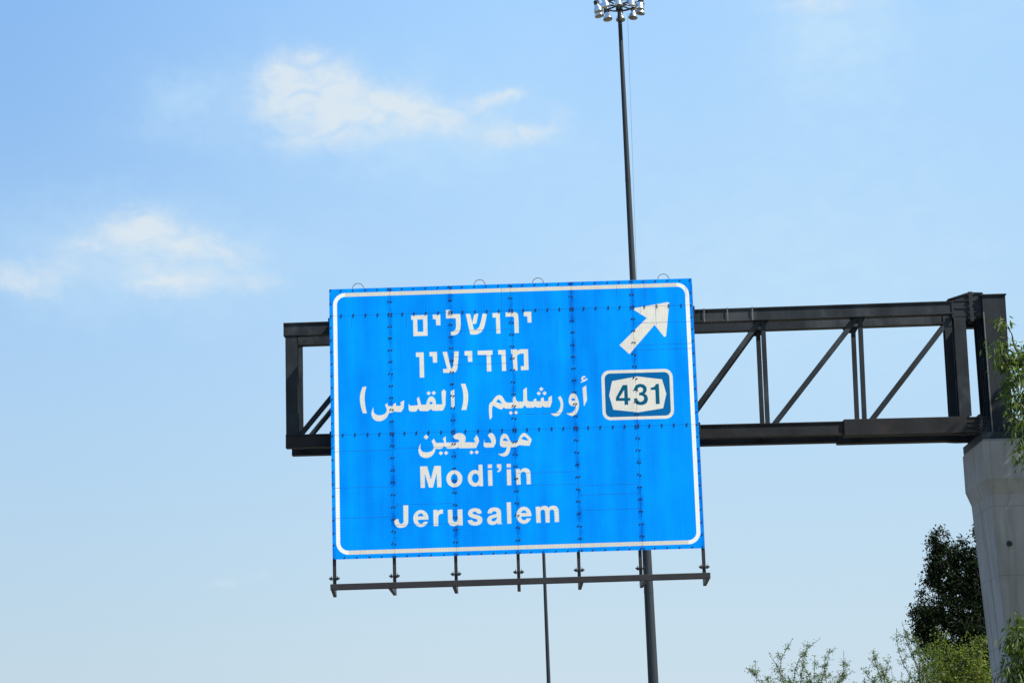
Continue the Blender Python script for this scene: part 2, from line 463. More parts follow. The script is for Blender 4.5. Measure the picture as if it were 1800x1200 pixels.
letter(Q, [(145, 250), (198, 246), (178, 330, s), (172, 420, s), (183, 530, s), (206, 628), (148, 630), (116, 520, s), (104, 410, s), (118, 320, s)])
letter(Q, [(1556, 206), (1620, 203), (1651, 300, s), (1662, 390, s), (1655, 490, s), (1636, 580), (1565, 582), (1588, 480, s), (1593, 380, s), (1580, 280, s)])
letter(Q, [(300, 540), (275, 600, s), (272, 650, s), (295, 705, s), (335, 735, s), (385, 744, s), (440, 728, s), (490, 690, s), (520, 625), (562, 622), (600, 600), (625, 608), (702, 609), (735, 550), (742, 441), (690, 471), (693, 522), (625, 525), (622, 478), (580, 505), (585, 527), (508, 525), (502, 482), (464, 512), (485, 550, s), (490, 595, s), (465, 635, s), (425, 652, s), (375, 658, s), (325, 640, s), (303, 605, s)])
letter(Q, [(806, 488), (806, 560), (818, 593, s), (850, 604, s), (912, 602), (932, 580), (945, 550), (958, 583), (978, 597), (1080, 598), (1130, 568), (1150, 588), (1168, 592), (1292, 590), (1312, 568), (1335, 510), (1342, 312), (1306, 285), (1278, 322), (1290, 502), (1196, 503), (1192, 445, s), (1168, 402, s), (1135, 387, s), (1098, 402, s), (1072, 450, s), (1060, 505), (985, 507), (952, 390), (924, 420), (942, 512), (828, 520, s), (813, 505)],
       (-1, ell(1128, 482, 26, 19, 12)), dia(1093, 340, 31), dia(1167, 337, 31))
letter(Q, [(1410, 312), (1462, 285), (1467, 520), (1441, 562), (1422, 556), (1415, 420)])
P = (840, 650, 8.1818)
letter(P, [(172, 716), (162, 600, s), (164, 510, s), (182, 480, s), (214, 455), (238, 415, s), (272, 380, s), (310, 367, s), (345, 380, s), (372, 420, s), (402, 465, s), (440, 476), (505, 475), (505, 412), (538, 379), (552, 435, s), (575, 462), (656, 462), (656, 290), (706, 255), (709, 440), (740, 460), (802, 460), (805, 432), (840, 415), (845, 456), (905, 458), (911, 412), (948, 398), (953, 455), (1012, 455), (1020, 400), (1066, 375), (1068, 465), (1042, 540), (960, 542), (934, 524), (912, 545), (845, 545), (828, 529), (800, 548), (705, 548), (676, 510), (645, 552), (545, 554), (520, 533), (490, 562), (398, 560), (370, 543), (348, 573), (315, 566, s), (275, 548, s), (235, 525, s), (212, 520), (205, 580, s), (206, 682), (182, 716)],
       (-1, [(262, 466), (292, 424), (322, 446, s), (353, 489), (310, 483, s)]),
       dia(475, 623, 29), dia(550, 620, 29), dia(878, 343, 31), dia(962, 340, 31), dia(915, 280, 31))
letter(P, [(1045, 627), (1085, 632, s), (1135, 618, s), (1178, 565, s), (1192, 490, s), (1155, 405), (1188, 378), (1216, 430, s), (1230, 505, s), (1218, 590, s), (1180, 648, s), (1132, 671, s), (1085, 658, s)])
letter(P, [(1271, 624), (1310, 628, s), (1360, 612, s), (1398, 575, s), (1412, 520), (1378, 527, s), (1335, 515, s), (1310, 470, s), (1312, 410, s), (1335, 358, s), (1372, 338, s), (1412, 360, s), (1442, 420, s), (1457, 505, s), (1442, 590, s), (1402, 648, s), (1355, 666, s), (1308, 650, s)], (-1, ell(1373, 431, 27, 20, 12)))
letter(P, [(1508, 262), (1561, 227), (1573, 440), (1528, 530), (1518, 400)],
       [(1482, 190), (1486, 170), (1510, 162), (1494, 142, s), (1496, 112, s), (1525, 92, s), (1554, 98), (1548, 116), (1522, 120, s), (1520, 138, s), (1545, 140), (1582, 122), (1577, 146), (1535, 172)])
T = (720, 740, 7.5)
letter(T, [(149, 300), (125, 350, s), (121, 405, s), (143, 460, s), (190, 485, s), (240, 487, s), (292, 465, s), (330, 415, s), (344, 368), (402, 371), (435, 360), (455, 330), (475, 345), (500, 365), (600, 366), (640, 348), (665, 362), (880, 359), (918, 270), (912, 230), (884, 185), (850, 240), (870, 286), (730, 282), (740, 225, s), (715, 180, s), (655, 163, s), (605, 178, s), (573, 212), (600, 240), (655, 255, s), (648, 278, s), (610, 288), (482, 286), (478, 205), (440, 235), (462, 290), (352, 291), (322, 235), (292, 272), (318, 330, s), (312, 383, s), (272, 408, s), (215, 415, s), (165, 400, s), (146, 355, s)],
       dia(220, 215, 33), dia(415, 426, 28), dia(484, 424, 28), dia(818, 416, 28), dia(887, 414, 28))
letter(T, [(987, 238), (977, 330), (1000, 352), (1106, 350), (1130, 310), (1139, 268, s), (1118, 190, s), (1088, 165, s), (1058, 158), (1034, 196), (1068, 240, s), (1082, 291), (1002, 291), (988, 278)])
letter(T, [(1169, 434), (1215, 432, s), (1262, 408, s), (1285, 346), (1235, 347, s), (1200, 332, s), (1193, 290, s), (1208, 205, s), (1248, 170, s), (1292, 190, s), (1325, 260, s), (1342, 286), (1425, 284), (1440, 237), (1468, 190, s), (1508, 160, s), (1562, 190, s), (1612, 248), (1582, 330), (1442, 320), (1405, 346), (1332, 347), (1325, 395, s), (1295, 450, s), (1245, 469, s), (1198, 456, s)],
       (-1, [(1229, 264), (1250, 229, s), (1283, 240, s), (1299, 268)]), (-1, [(1474, 240), (1508, 206, s), (1545, 228, s), (1571, 262), (1520, 254, s)]))
Mo = (720, 800, 7.5)
letter(Mo, [(142, 151), (233, 148), (284, 325), (328, 145), (414, 143), (424, 422), (369, 425), (360, 235), (312, 427), (260, 428), (203, 240), (206, 430), (150, 432)])
letter(Mo, ell(593, 312, 106, 112), (-1, ell(593, 312, 46, 65)))
letter(Mo, ell(864, 305, 95, 109), (-1, ell(870, 306, 46, 62)), [(910, 128), (962, 127), (972, 408), (920, 410)])
letter(Mo, [(1033, 125), (1088, 123), (1089, 172), (1034, 174)], [(1034, 198), (1090, 196), (1096, 402), (1040, 405)])
letter(Mo, [(1152, 122), (1208, 120), (1212, 165, s), (1200, 208, s), (1165, 229), (1158, 210), (1178, 192, s), (1182, 171), (1155, 171)])
letter(Mo, [(1280, 117), (1335, 115), (1336, 163), (1282, 165)], [(1282, 190), (1337, 188), (1343, 396), (1288, 398)])
letter(Mo, [(1400, 185), (1453, 183), (1457, 212), (1480, 187, s), (1520, 172, s), (1565, 183, s), (1590, 215, s), (1594, 255), (1600, 382), (1545, 385), (1541, 265, s), (1525, 227, s), (1495, 219, s), (1469, 238, s), (1462, 275), (1467, 387), (1410, 390)])
J = (680, 870, 11.25)
letter(J, [(332, 204), (428, 202), (431, 500, s), (425, 562, s), (388, 615, s), (320, 641, s), (240, 640, s), (183, 602, s), (159, 545, s), (155, 480), (240, 474), (245, 520, s), (262, 555, s), (290, 568, s), (325, 555, s), (340, 520, s), (338, 480)])
letter(J, ell(680, 462, 150, 167, 30), (-1, [(617, 425), (625, 395, s), (650, 370, s), (682, 360, s), (712, 370, s), (735, 420)]),
       (-1, [(617, 487), (838, 482), (845, 524), (742, 528), (718, 556, s), (682, 569, s), (640, 545, s)]))
letter(J, [(925, 295), (1005, 292), (1010, 335), (1040, 300, s), (1085, 286), (1115, 287), (1115, 370), (1070, 370, s), (1035, 395, s), (1022, 445), (1022, 608), (933, 610)])
letter(J, [(1210, 292), (1300, 289), (1306, 450), (1313, 505, s), (1345, 528, s), (1385, 520, s), (1407, 485, s), (1410, 450), (1402, 286), (1497, 283), (1507, 595), (1420, 598), (1418, 568), (1388, 598, s), (1335, 610, s), (1270, 598, s), (1230, 560, s), (1218, 500)])
letter(J, [(1878, 362), (1795, 368), (1780, 340, s), (1740, 328, s), (1703, 340, s), (1703, 365, s), (1750, 385, s), (1830, 405, s), (1880, 440, s), (1893, 490, s), (1875, 550, s), (1830, 585, s), (1750, 600, s), (1665, 585, s), (1620, 545, s), (1605, 500), (1690, 488), (1707, 515, s), (1745, 530, s), (1788, 520, s), (1797, 492, s), (1770, 470, s), (1690, 448, s), (1630, 415, s), (1610, 360, s), (1635, 300, s), (1690, 267, s), (1760, 260, s), (1830, 275, s), (1868, 312, s)])
K = (840, 870, 11.25)
letter(K, [(198, 362), (208, 305, s), (252, 262, s), (330, 245, s), (405, 258, s), (448, 295, s), (461, 350, s), (464, 500, s), (470, 540, s), (482, 570), (395, 575), (385, 545), (348, 575, s), (285, 588, s), (225, 570, s), (190, 510, s), (200, 450, s), (250, 405, s), (330, 385, s), (372, 365, s), (370, 335, s), (335, 317, s), (297, 327, s), (280, 360)],
       (-1, [(382, 432), (330, 448, s), (287, 465, s), (270, 490, s), (298, 517, s), (348, 506, s), (377, 472, s)]))
letter(K, [(572, 145), (655, 142), (668, 562), (586, 565)])
letter(K, ell(912, 398, 148, 168, 30), (-1, [(853, 358), (865, 325, s), (912, 301, s), (953, 318, s), (972, 355)]),
       (-1, [(853, 424), (1070, 415), (1080, 457), (962, 461), (950, 485, s), (915, 495, s), (870, 472, s)]))
letter(K, [(1145, 232), (1230, 228), (1235, 262), (1262, 228, s), (1318, 212, s), (1372, 224, s), (1398, 257), (1432, 225, s), (1490, 210, s), (1553, 225, s), (1588, 270, s), (1598, 325, s), (1605, 528), (1522, 532), (1512, 335, s), (1500, 298, s), (1470, 286, s), (1435, 297, s), (1418, 338), (1422, 540), (1340, 543), (1330, 335, s), (1315, 298, s), (1285, 287, s), (1252, 300, s), (1238, 345), (1246, 545), (1160, 548)])
glyph(('arrow', 0), 'white', (1070, 510, 10), [(195, 968), (680, 490), (462, 352), (452, 332, s), (464, 316), (1050, 210), (1068, 214, s), (1075, 235), (1018, 803), (1005, 820, s), (984, 822), (816, 610), (370, 1128)])
# route shield: pale ring, teal field, pale plate, teal digits
Z = (1040, 640, 10.906)
glyph(('route_shield', 0), 'white', Z, rrect_px((188, 128), (1555, 91), (1588, 1045), (218, 1083), 155))
glyph(('shield_field', 0), 'teal', Z, rrect_px((250, 187), (1495, 152), (1527, 987), (275, 1025), 105))
glyph(('shield_plate', 0), 'white', Z, [(395, 330), (880, 240), (1355, 295), (1437, 570), (1375, 850), (895, 928), (418, 878), (340, 605)])
glyph(('digit', 1), 'ink', Z, [(600, 405), (690, 403), (700, 652), (745, 652), (747, 705), (703, 707), (707, 783), (635, 786), (632, 710), (470, 712), (468, 650)])
glyph(('shield_plate', 0), 'white', Z, [(628, 500), (632, 652), (530, 655)])
glyph(('digit', 2), 'ink', Z, [(820, 515), (828, 448, s), (865, 402, s), (935, 383, s), (1010, 400, s), (1054, 447, s), (1060, 500, s), (1050, 540, s), (1018, 570), (1060, 600, s), (1083, 660, s), (1068, 732, s), (1020, 775, s), (945, 790, s), (870, 775, s), (827, 727, s), (815, 665), (880, 660), (897, 705, s), (940, 725, s), (987, 708, s), (1008, 665, s), (993, 622, s), (950, 606, s), (915, 608), (915, 548), (960, 543, s), (985, 520, s), (990, 485, s), (965, 454, s), (930, 447, s), (897, 465, s), (885, 512)])
glyph(('digit', 3), 'ink', Z, [(1235, 385), (1295, 382), (1310, 768), (1235, 772), (1225, 500), (1135, 500), (1135, 455), (1190, 443, s), (1224, 412, s)])
# border line: aged straight pieces top and bottom, fresher corners and sides


def rr(x0, x1, z0, z1, r, n=8):
    out = []
    for cx, cz, a in ((x1 - r, z1 - r, 0), (x0 + r, z1 - r, 90), (x0 + r, z0 + r, 180), (x1 - r, z0 + r, 270)):
        for k in range(n + 1):
            t = R(a + 90 * k / n); out.append((cx + r * math.cos(t), cz + r * math.sin(t)))
    return out


BO = (SX0 + .068, SX1 - .062, SZ0 + .079, SZ1 - .079); bt = .07; br = .215
SHAPES.append((('border_line', 'side'), 'bright', 1, rr(*BO, br)))
SHAPES.append((('border_line', 'aged'), 'aged', 1, [(BO[0] + br, SZ0 + .05), (BO[1] - br, SZ0 + .05), (BO[1] - br, SZ1 - .05), (BO[0] + br, SZ1 - .05)]))
bord = SHAPES[-2:]; SHAPES = SHAPES[:-2]

# triangulate everything on the plate together, so print and plate share one skin without overlap
seams_x = [SX0 + SW * k / 6 for k in range(7)]; rows_v = [0, .102, .547, 1.0]
seams_z = [SZ1 - SH * v for v in rows_v]
g = .0016
panels = []
for i in range(6):
    for j in range(3):
        panels.append((seams_x[i] + g, seams_x[i + 1] - g, seams_z[j + 1] + g, seams_z[j] - g))
V2 = []; E2 = []


def add_loop(pts):
    b = len(V2); V2.extend(Vector(p) for p in pts); n = len(pts)
    E2.extend((b + i, b + (i + 1) % n) for i in range(n))


for x0, x1, z0, z1 in panels: add_loop([(x0, z0), (x1, z0), (x1, z1), (x0, z1)])
for sh in SHAPES: add_loop(sh[3])
add_loop(rr(*BO, br)); add_loop(rr(BO[0] + bt, BO[1] - bt, BO[2] + bt, BO[3] - bt, br - bt))
for xx in (BO[0] + br, BO[1] - br):
    for za, zb in ((BO[2], BO[2] + bt), (BO[3] - bt, BO[3])):
        b = len(V2); V2 += [Vector((xx, za)), Vector((xx, zb))]; E2.append((b, b + 1))
cv_, ce_, cf_, _a, _b, _cc = geometry.delaunay_2d_cdt(V2, E2, [], 0, 1e-5, False)
cvn = np.array([tuple(v) for v in cv_]); tri = np.array([f for f in cf_ if len(f) == 3]); cen = cvn[tri].mean(1)


def inside(poly, pts):
    p = np.array(poly); x, y = pts[:, 0], pts[:, 1]; r = np.zeros(len(pts), bool); n = len(p); j = n - 1
    for i in range(n):
        xi, yi = p[i]; xj, yj = p[j]
        if yi != yj:
            c = ((yi > y) != (yj > y)) & (x < (xj - xi) * (y - yi) / (yj - yi) + xi); r ^= c
        j = i
    return r


pan = np.full(len(tri), -1)
for k, (x0, x1, z0, z1) in enumerate(panels):
    pan[(cen[:, 0] > x0) & (cen[:, 0] < x1) & (cen[:, 1] > z0) & (cen[:, 1] < z1)] = k
shp = np.full(len(tri), -1); prev = np.full(len(tri), -1)
keys = {}; kl = []
for key, mk_, sg, poly in SHAPES:
    if (key, mk_) not in keys: keys[(key, mk_)] = len(kl); kl.append((key, mk_))
    k = keys[(key, mk_)]; ins = inside(poly, cen)
    if sg > 0: shp[ins] = k
    else: shp[ins & (shp == k)] = -1
ins = inside(rr(*BO, br), cen) & ~inside(rr(BO[0] + bt, BO[1] - bt, BO[2] + bt, BO[3] - bt, br - bt), cen)
kb_ = len(kl); kl += [(('border_line', 'left'), 'bright'), (('border_line', 'right'), 'bright'), (('border_line', 'top'), 'aged'), (('border_line', 'bottom'), 'aged')]
mx_, mz_ = (SX0 + SX1) / 2, (SZ0 + SZ1) / 2
mid = (cen[:, 0] > BO[0] + br) & (cen[:, 0] < BO[1] - br)
shp[ins & ~mid & (cen[:, 0] < mx_)] = kb_; shp[ins & ~mid & (cen[:, 0] > mx_)] = kb_ + 1
shp[ins & mid & (cen[:, 1] > mz_)] = kb_ + 2; shp[ins & mid & (cen[:, 1] < mz_)] = kb_ + 3

FM = {
    'blue': film('blue_reflective_sheeting', (.0, .285, .93), .06, .34, .42, spec=.04),
    'white': film('aged_white_lettering_film', (.74, .725, .66), .06, .03, .0, .25),
    'bright': film('white_border_film', (.86, .87, .82), .06, .02),
    'aged': film('aged_white_border_film', (.67, .65, .56), .06, .03, .0, .25),
    'teal': film('teal_shield_film', (.0, .125, .36), .06, .12, spec=.08),
    'ink': film('dark_teal_digit_film', (.0, .1, .19), .06, .05, spec=.1),
}
sign = empty('motorway_sign', (0, SY, SZ0), 'large bolted blue motorway direction sign with white Hebrew, Arabic and Latin lettering', 'road sign')


def tri_obj(name, sel, mt, parent, label=None):
    t = tri[sel]; ids, inv = np.unique(t.ravel(), return_inverse=True)
    vs = [(cvn[i, 0], SY, cvn[i, 1]) for i in ids]; fs = inv.reshape(-1, 3)
    a, b, c = cvn[t[:, 0]], cvn[t[:, 1]], cvn[t[:, 2]]
    cr = (b[:, 0] - a[:, 0]) * (c[:, 1] - a[:, 1]) - (b[:, 1] - a[:, 1]) * (c[:, 0] - a[:, 0])
    fs = [tuple(int(q) for q in (f if k > 0 else f[::-1])) for f, k in zip(fs, cr)]
    me = bpy.data.meshes.new(name); me.from_pydata(vs, [], fs)
    o = link(name, me, mt, parent)
    if label: o['label'] = label
    return o


for k in range(len(panels)):
    sel = (pan == k) & (shp == -1)
    if sel.any(): tri_obj('panel', sel, FM['blue'], sign)
shield = None
order = sorted(range(len(kl)), key=lambda i: 0 if kl[i][0][0] == 'route_shield' else 1)
for i in order:
    (nm, idx), mk_ = kl[i]
    sel = (pan >= 0) & (shp == i)
    if not sel.any(): continue
    par = shield if nm in ('shield_field', 'shield_plate', 'digit') else sign
    lab = {'left': 'brighter white left side of the border with its corners', 'right': 'brighter white right side of the border with its corners', 'top': 'greyer straight top line of the border', 'bottom': 'greyer straight bottom line of the border'}.get(idx)
    o = tri_obj(nm, sel, FM[mk_], par, lab)
    if nm == 'route_shield': shield = o

# thin joints in the sheeting, each panel at its own height, and a few scratches
rnd = random.Random(4)
sc = MB(); yf = SY - .0012
for i in range(6):
    for _k in range(3):
        z = SZ0 + .3 + rnd.random() * (SH - .8)
        sc.box((seams_x[i] + .02, yf, z), (seams_x[i + 1] - .02, yf + .001, z + .003))
for _k in range(16):
    x = SX0 + .1 + rnd.random() * (SW - .2); z = SZ1 - rnd.random() ** 2 * 1.2 - .05; hh = .1 + rnd.random() * .35
    sc.box((x, yf, z - hh), (x + .003, yf + .001, z))
SEAM = mat('sheeting_joint', (.02, .13, .42), .7, spec=.1)
tag(sc.build('sheeting_joint', SEAM, sign), kind='stuff')

# bolts
bl = MB(); yb = SY - .007


def bolt(x, z, r=.0155):
    bl.cyl((x, SY, z), (x, yb, z), r, r * .9, 6)
    bl.cyl((x, yb, z), (x, yb - .003, z), r * .5, r * .45, 5)


zs_up = [SZ1 - .03, SZ1 - .265]; zr1 = seams_z[1]; zr2 = seams_z[2]
col_z = zs_up + [zr1 - (zr1 - zr2) * k / 10 for k in range(11)] + [zr2 - (zr2 - SZ0 - .03) * k / 10 for k in range(1, 11)]
for x in seams_x[1:-1]:
    for z in col_z:
        for sx in (-1, 1):
            jx, jz = rnd.gauss(0, .003), rnd.gauss(0, .004)
            cross = abs(z - zr1) < .01 or abs(z - zr2) < .01
            if cross:
                bolt(x + sx * .023 + jx, z + .02 + jz); bolt(x + sx * .023 + jx, z - .02 + jz)
            else: bolt(x + sx * .023 + jx, z + jz - sx * .003)
for x in (SX0 + .03, SX1 - .03):
    for z in col_z: bolt(x + rnd.gauss(0, .002), z + rnd.gauss(0, .004))
for i in range(6):
    for k in range(1, 5):
        x = seams_x[i] + SW / 6 * k / 5 + rnd.gauss(0, .004)
        bolt(x, SZ1 - .03); bolt(x, SZ0 + .03)
        for zz in (zr1, zr2):
            bolt(x, zz + .018, .0145); bolt(x + rnd.gauss(0, .003), zz - .018, .0145)
tag(bl.build('bolt', BOLTM, sign), kind='stuff')

# lifting loops on the top edge
for px_ in (628.5, 843, 946, 1167.5):
    x, z = uv(px_, 508.5 - (px_ - 577.5) * .03125)
    b = MB(); pts = []
    for k in range(13):
        t = math.pi * k / 12; pts.append(Vector((x + .102 * math.cos(t), SY + .012, z - .03 + .125 * math.sin(t) ** .8)))
    b.tube(pts, .0055, 6); b.build('lifting_loop', BLACK, sign, True)

# frame behind the plate
for a, b_ in (((SX0 + .004, SY + .006, SZ0 + .004), (SX0 + .05, SY + .03, SZ1 - .004)), ((SX1 - .05, SY + .006, SZ0 + .004), (SX1 - .004, SY + .03, SZ1 - .004))):
    q = MB(); q.box(a, b_); q.build('frame_rail', GALV, sign)
for za, zb in ((SZ0 + .004, SZ0 + .05), (SZ1 - .05, SZ1 - .004), (zr1 - .02, zr1 + .02), (zr2 - .02, zr2 + .02)):
    q = MB(); q.box((SX0 + .052, SY + .008, za), (SX1 - .052, SY + .028, zb)); q.build('frame_rail', GALV, sign)

for x in seams_x[1:-1]:
    q = MB(); q.box((x - .03, SY + .003, SZ0 + .052), (x + .03, SY + .007, SZ1 - .052)); q.build('seam_strip', GALV, sign)

# hanger posts, clamps, arms and the service rail below
posts_px = [(588.7, 1049), (694.3, 1044), (802.5, 1040), (912.5, 1036), (1019, 1032.5), (1127.5, 1030), (1239, 1028)]
PY = SY + .075
ends = []
for i, (x, y) in enumerate(posts_px):
    p = at(x, y, PY)
    px_x = p.x; zb = (at(588.7, 1049.5, PY + .04).z + at(1239, 1029, PY + .04).z) / 2
    q = MB()   # I-section: flanges and web
    q.box((px_x - .028, PY - .04, zb), (px_x + .028, PY - .033, SZ1 - .1)); q.box((px_x - .028, PY + .033, zb), (px_x + .028, PY + .04, SZ1 - .1))
    q.box((px_x - .004, PY - .033, zb), (px_x + .004, PY + .033, SZ1 - .1)); q.build('post', RAIL, sign)
    zc = at(x, [1016.5, 1012, 1008.5, 1005, 1001.5, 998.5, 996][i], PY).z
    c = MB(); c.bar((px_x - .095, PY - .05, zc), (px_x + .095, PY - .05, zc), .02, .018, (0, 0, 1))
    for sx in (-1, 1):
        c.cyl((px_x + sx * .052, PY - .05, zc - .033), (px_x + sx * .052, PY - .05, zc + .012), .022, .02, 6)
        c.cyl((px_x + sx * .052, PY - .05, zc + .012), (px_x + sx * .052, PY - .05, zc + .045), .012, .004, 6)
        c.cyl((px_x + sx * .07, PY - .05, zc), (px_x + sx * .085, PY - .05, zc), .018, .018, 6)
    c.build('clamp', BLACK, sign)
    ends.append((px_x, zb))
# rail forward of the plate; find where its height meets the post feet
YR = 36.55
ra = at(581, 1030.5, YR); rb = at(1248.5, 1012.5, YR)
zr = (ra.z + rb.z) / 2
q = MB(); q.prism([(-.05, -.05), (.05, -.05), (.05, .05), (-.05, .05)], (ra.x, YR, zr), (rb.x, YR, zr), (0, 0, 1)); bevel(q.build('service_rail', RAIL, sign), .005)
for px_x, zb in ends:
    xa = min(max(px_x, ra.x + .03), rb.x - .03)
    q = MB()   # tapering angle bracket from the post foot to the rail
    w = .028
    vs = []
    for sx in (-1, 1):
        vs += [(px_x + sx * w, PY + .04, zb - .0), (px_x + sx * w, PY + .04, zb + .1), (xa + sx * w, YR + .052, zr + .045), (xa + sx * w, YR + .052, zr - .045)]
    q.add(vs, [(0, 1, 2, 3), (7, 6, 5, 4), (0, 3, 7, 4), (1, 5, 6, 2), (0, 4, 5, 1), (3, 2, 6, 7)]); q.build('rail_arm', RAIL, sign)
print('RAIL z', zr, 'ends', ends)

# ---------------------------------------------------------------- the gantry
gx0 = at(498, 578, 38.55).x
gantry = empty('sign_gantry', (9.1, 38.9, 7.4), 'dark steel truss gantry reaching from the concrete pier behind the blue sign', 'gantry')
YF, YB = 38.62, 39.47


def isec(w=.2, h=.22, t=.02):
    """I section; first axis = width, second = height"""
    return [(-w / 2, -h / 2), (w / 2, -h / 2), (w / 2, -h / 2 + t), (t / 2, -h / 2 + t), (t / 2, h / 2 - t), (w / 2, h / 2 - t), (w / 2, h / 2), (-w / 2, h / 2),
            (-w / 2, h / 2 - t), (-t / 2, h / 2 - t), (-t / 2, -h / 2 + t), (-w / 2, -h / 2 + t)]


tl = at(498, 578.5, YF - .1); tr_ = at(1668, 540, YF - .1); bL = at(502, 775, YF - .1); bR = at(1700, 746, YF - .1)
zt = lambda x: tl.z + (tr_.z - tl.z) * (x - tl.x) / (tr_.x - tl.x)
zbm = lambda x: bL.z + (bR.z - bL.z) * (x - bL.x) / (bR.x - bL.x)
print('chords', tl, tr_, bL, bR)
xr = at(1690, 745, YF).x
for Y in (YF, YB):
    m_ = STEEL
    # chord: box web with flange lips (closed section)
    for zf, hh, x0_, nm in ((zt, .235, tl.x, 'top_chord'), (zbm, .235, bL.x + (0 if Y == YF else .02), 'bottom_chord')):
        q = MB(); sec = [(-hh / 2, -.1), (hh / 2, -.1), (hh / 2, .1), (-hh / 2, .1)]
        sec = [(-hh / 2, -.1), (-hh / 2 + .02, -.1), (-hh / 2 + .02, -.082), (hh / 2 - .02, -.082), (hh / 2 - .02, -.1), (hh / 2, -.1),
               (hh / 2, .1), (hh / 2 - .02, .1), (hh / 2 - .02, .082), (-hh / 2 + .02, .082), (-hh / 2 + .02, .1), (-hh / 2, .1)]
        q.prism(sec, (x0_, Y, zf(x0_)), (xr, Y, zf(xr)), (0, 0, 1)); q.build(nm, STEEL if nm == 'top_chord' else STEELR, gantry)
for px_ in (1238, 1279, 1323):
    q = MB(); xx = at(px_, 555, YF - .1).x; q.box((xx - .012, YF - .108, zt(xx) - .12), (xx + .012, YF - .1005, zt(xx) + .122)); q.box((xx - .012, YF - .108, zt(xx) + .1185), (xx + .012, YF + .1, zt(xx) + .126)); q.build('strap', STRAP_LIT_EDGE, gantry)
# left end frame
xl = at(512.5, 675, YF - .1).x
for Y in (YF, YB):
    q = MB(); q.prism(isec(.215, .17, .014), (xl, Y, zbm(xl) + .118), (xl, Y, zt(xl) - .118), (1, 0, 0)); q.build('end_post', STEEL, gantry)
# verticals at the panel points and diagonals between them
vp = [(514, 514)]
xs_top = [512.5, 680, 847, 1013, 1176, 1342.5, 1514]; xs_bot = [520, 690, 860, 1028, 1190, 1350.5, 1521.5]
nodes_ = []
for a, b_ in zip(xs_top, xs_bot):
    pt = at(a, 572, YF - .1); pb = at(b_, 745, YF - .1); nodes_.append((pt.x, pb.x))
nodes_.append((at(1676, 560, YF - .1).x, at(1690, 735, YF - .1).x))
for k in range(1, 7):
    xt, xb = nodes_[k]
    for Y in (YF, YB):
        q = MB(); q.bar((xb, Y, zbm(xb) + .118), (xt, Y, zt(xt) - .118), .078, .08); q.build('vertical_strut', STEEL, gantry)
for k in range(0, 7):
    xb = nodes_[k][1] + (.07 if k == 0 else .12); xt = nodes_[k + 1][0] - (.06 if k < 6 else -.02)
    for Y in (YF, YB):
        zb_, zt_ = zbm(xb) + .118, zt(xt) - .118
        d = Vector((xt - xb, 0, zt_ - zb_)).normalized()
        nrm = Vector((-d.z, 0, d.x)); p0 = Vector((xb, Y, zb_)); p1 = Vector((xt, Y, zt_))
        q = MB(); q.bar(p0, p1, .085, .07, tuple(nrm)); q.build('diagonal_strut', STEEL, gantry)
        g_ = MB(); gp = [(xt + .16, zt_ + .001), (xt - .14, zt_ + .001), (xt - .1, zt_ - .1), (xt + .1, zt_ - .1)]
        if k < 6:
            g_.add([(a, Y - .012, b) for a, b in gp] + [(a, Y + .012, b) for a, b in gp], [(3, 2, 1, 0), (4, 5, 6, 7), (0, 1, 5, 4), (1, 2, 6, 5), (2, 3, 7, 6), (3, 0, 4, 7)])
            g_.build('gusset_plate', STEEL, gantry)
# cross ties between front and rear frames
for k in range(0, 7):
    for zf, xx in ((zt, nodes_[k][0]), (zbm, nodes_[k][1])):
        q = MB(); q.box((xx - .04, YF + .1, zf(xx) - .04), (xx + .04, YB - .1, zf(xx) + .04)); q.build('cross_tie', STEEL, gantry)
# brackets that carry the sign posts
for px_x, zb in ends:
    for zf in (zt, zbm):
        q = MB(); q.box((px_x - .06, PY + .042, zf(px_x) - .09), (px_x + .06, YF - .102, zf(px_x) + .09)); q.build('bracket', STEEL, gantry)

# splice sleeve on the lower chord, wider post, haunched ends and column
xs = at(1484, 750, YF - .13).x; xe = at(1700, 745, YF - .13).x
for Y in (YF, YB):
    q = MB(); q.prism([(-.15, -.125), (.148, -.125), (.148, .125), (-.15, .125)], (xs, Y, zbm(xs)), (xe, Y, zbm(xe)), (0, 0, 1)); bevel(q.build('splice_sleeve', STEELR, gantry), .006)
xA0, xA1 = at(1677, 640, YF - .1).x, at(1701, 640, YF - .1).x
for Y in (YF, YB):
    q = MB(); a_ = at(1676.5, 560, YF - .1).x; b0 = at(1687, 728, YF - .1).x; w = .215
    q.prism(isec(w, .2, .016), (b0 + w / 2, Y, zbm(b0) + .155), (a_ + w / 2, Y, zt(a_) - .16), (1, 0, 0)); q.build('inner_post', STEEL, gantry)
# column: H section box, 0.47 wide
cxl, cxr = at(1735, 600, 38.4).x, at(1770, 600, 38.4).x
zc0 = at(1757, 770, 38.4).z; ctop = at(1750, 517.5, 38.4).z
lean = at(1781, 765, 38.4).x - at(1766, 520, 38.4).x - .0
print('column', cxl, cxr, zc0, ctop, lean)
cw = .40; cx0b = at(1744.5, 765, 38.45).x; cx0t = at(1726, 520, 38.45).x
YC0, YC1 = 38.45, 39.34


def hexa(q, xb0, xb1, xt0, xt1, y0, y1, z0, z1):
    q.add([(xb0, y0, z0), (xb1, y0, z0), (xb1, y1, z0), (xb0, y1, z0), (xt0, y0, z1), (xt1, y0, z1), (xt1, y1, z1), (xt0, y1, z1)],
          [(0, 3, 2, 1), (4, 5, 6, 7), (0, 1, 5, 4), (1, 2, 6, 5), (2, 3, 7, 6), (3, 0, 4, 7)])


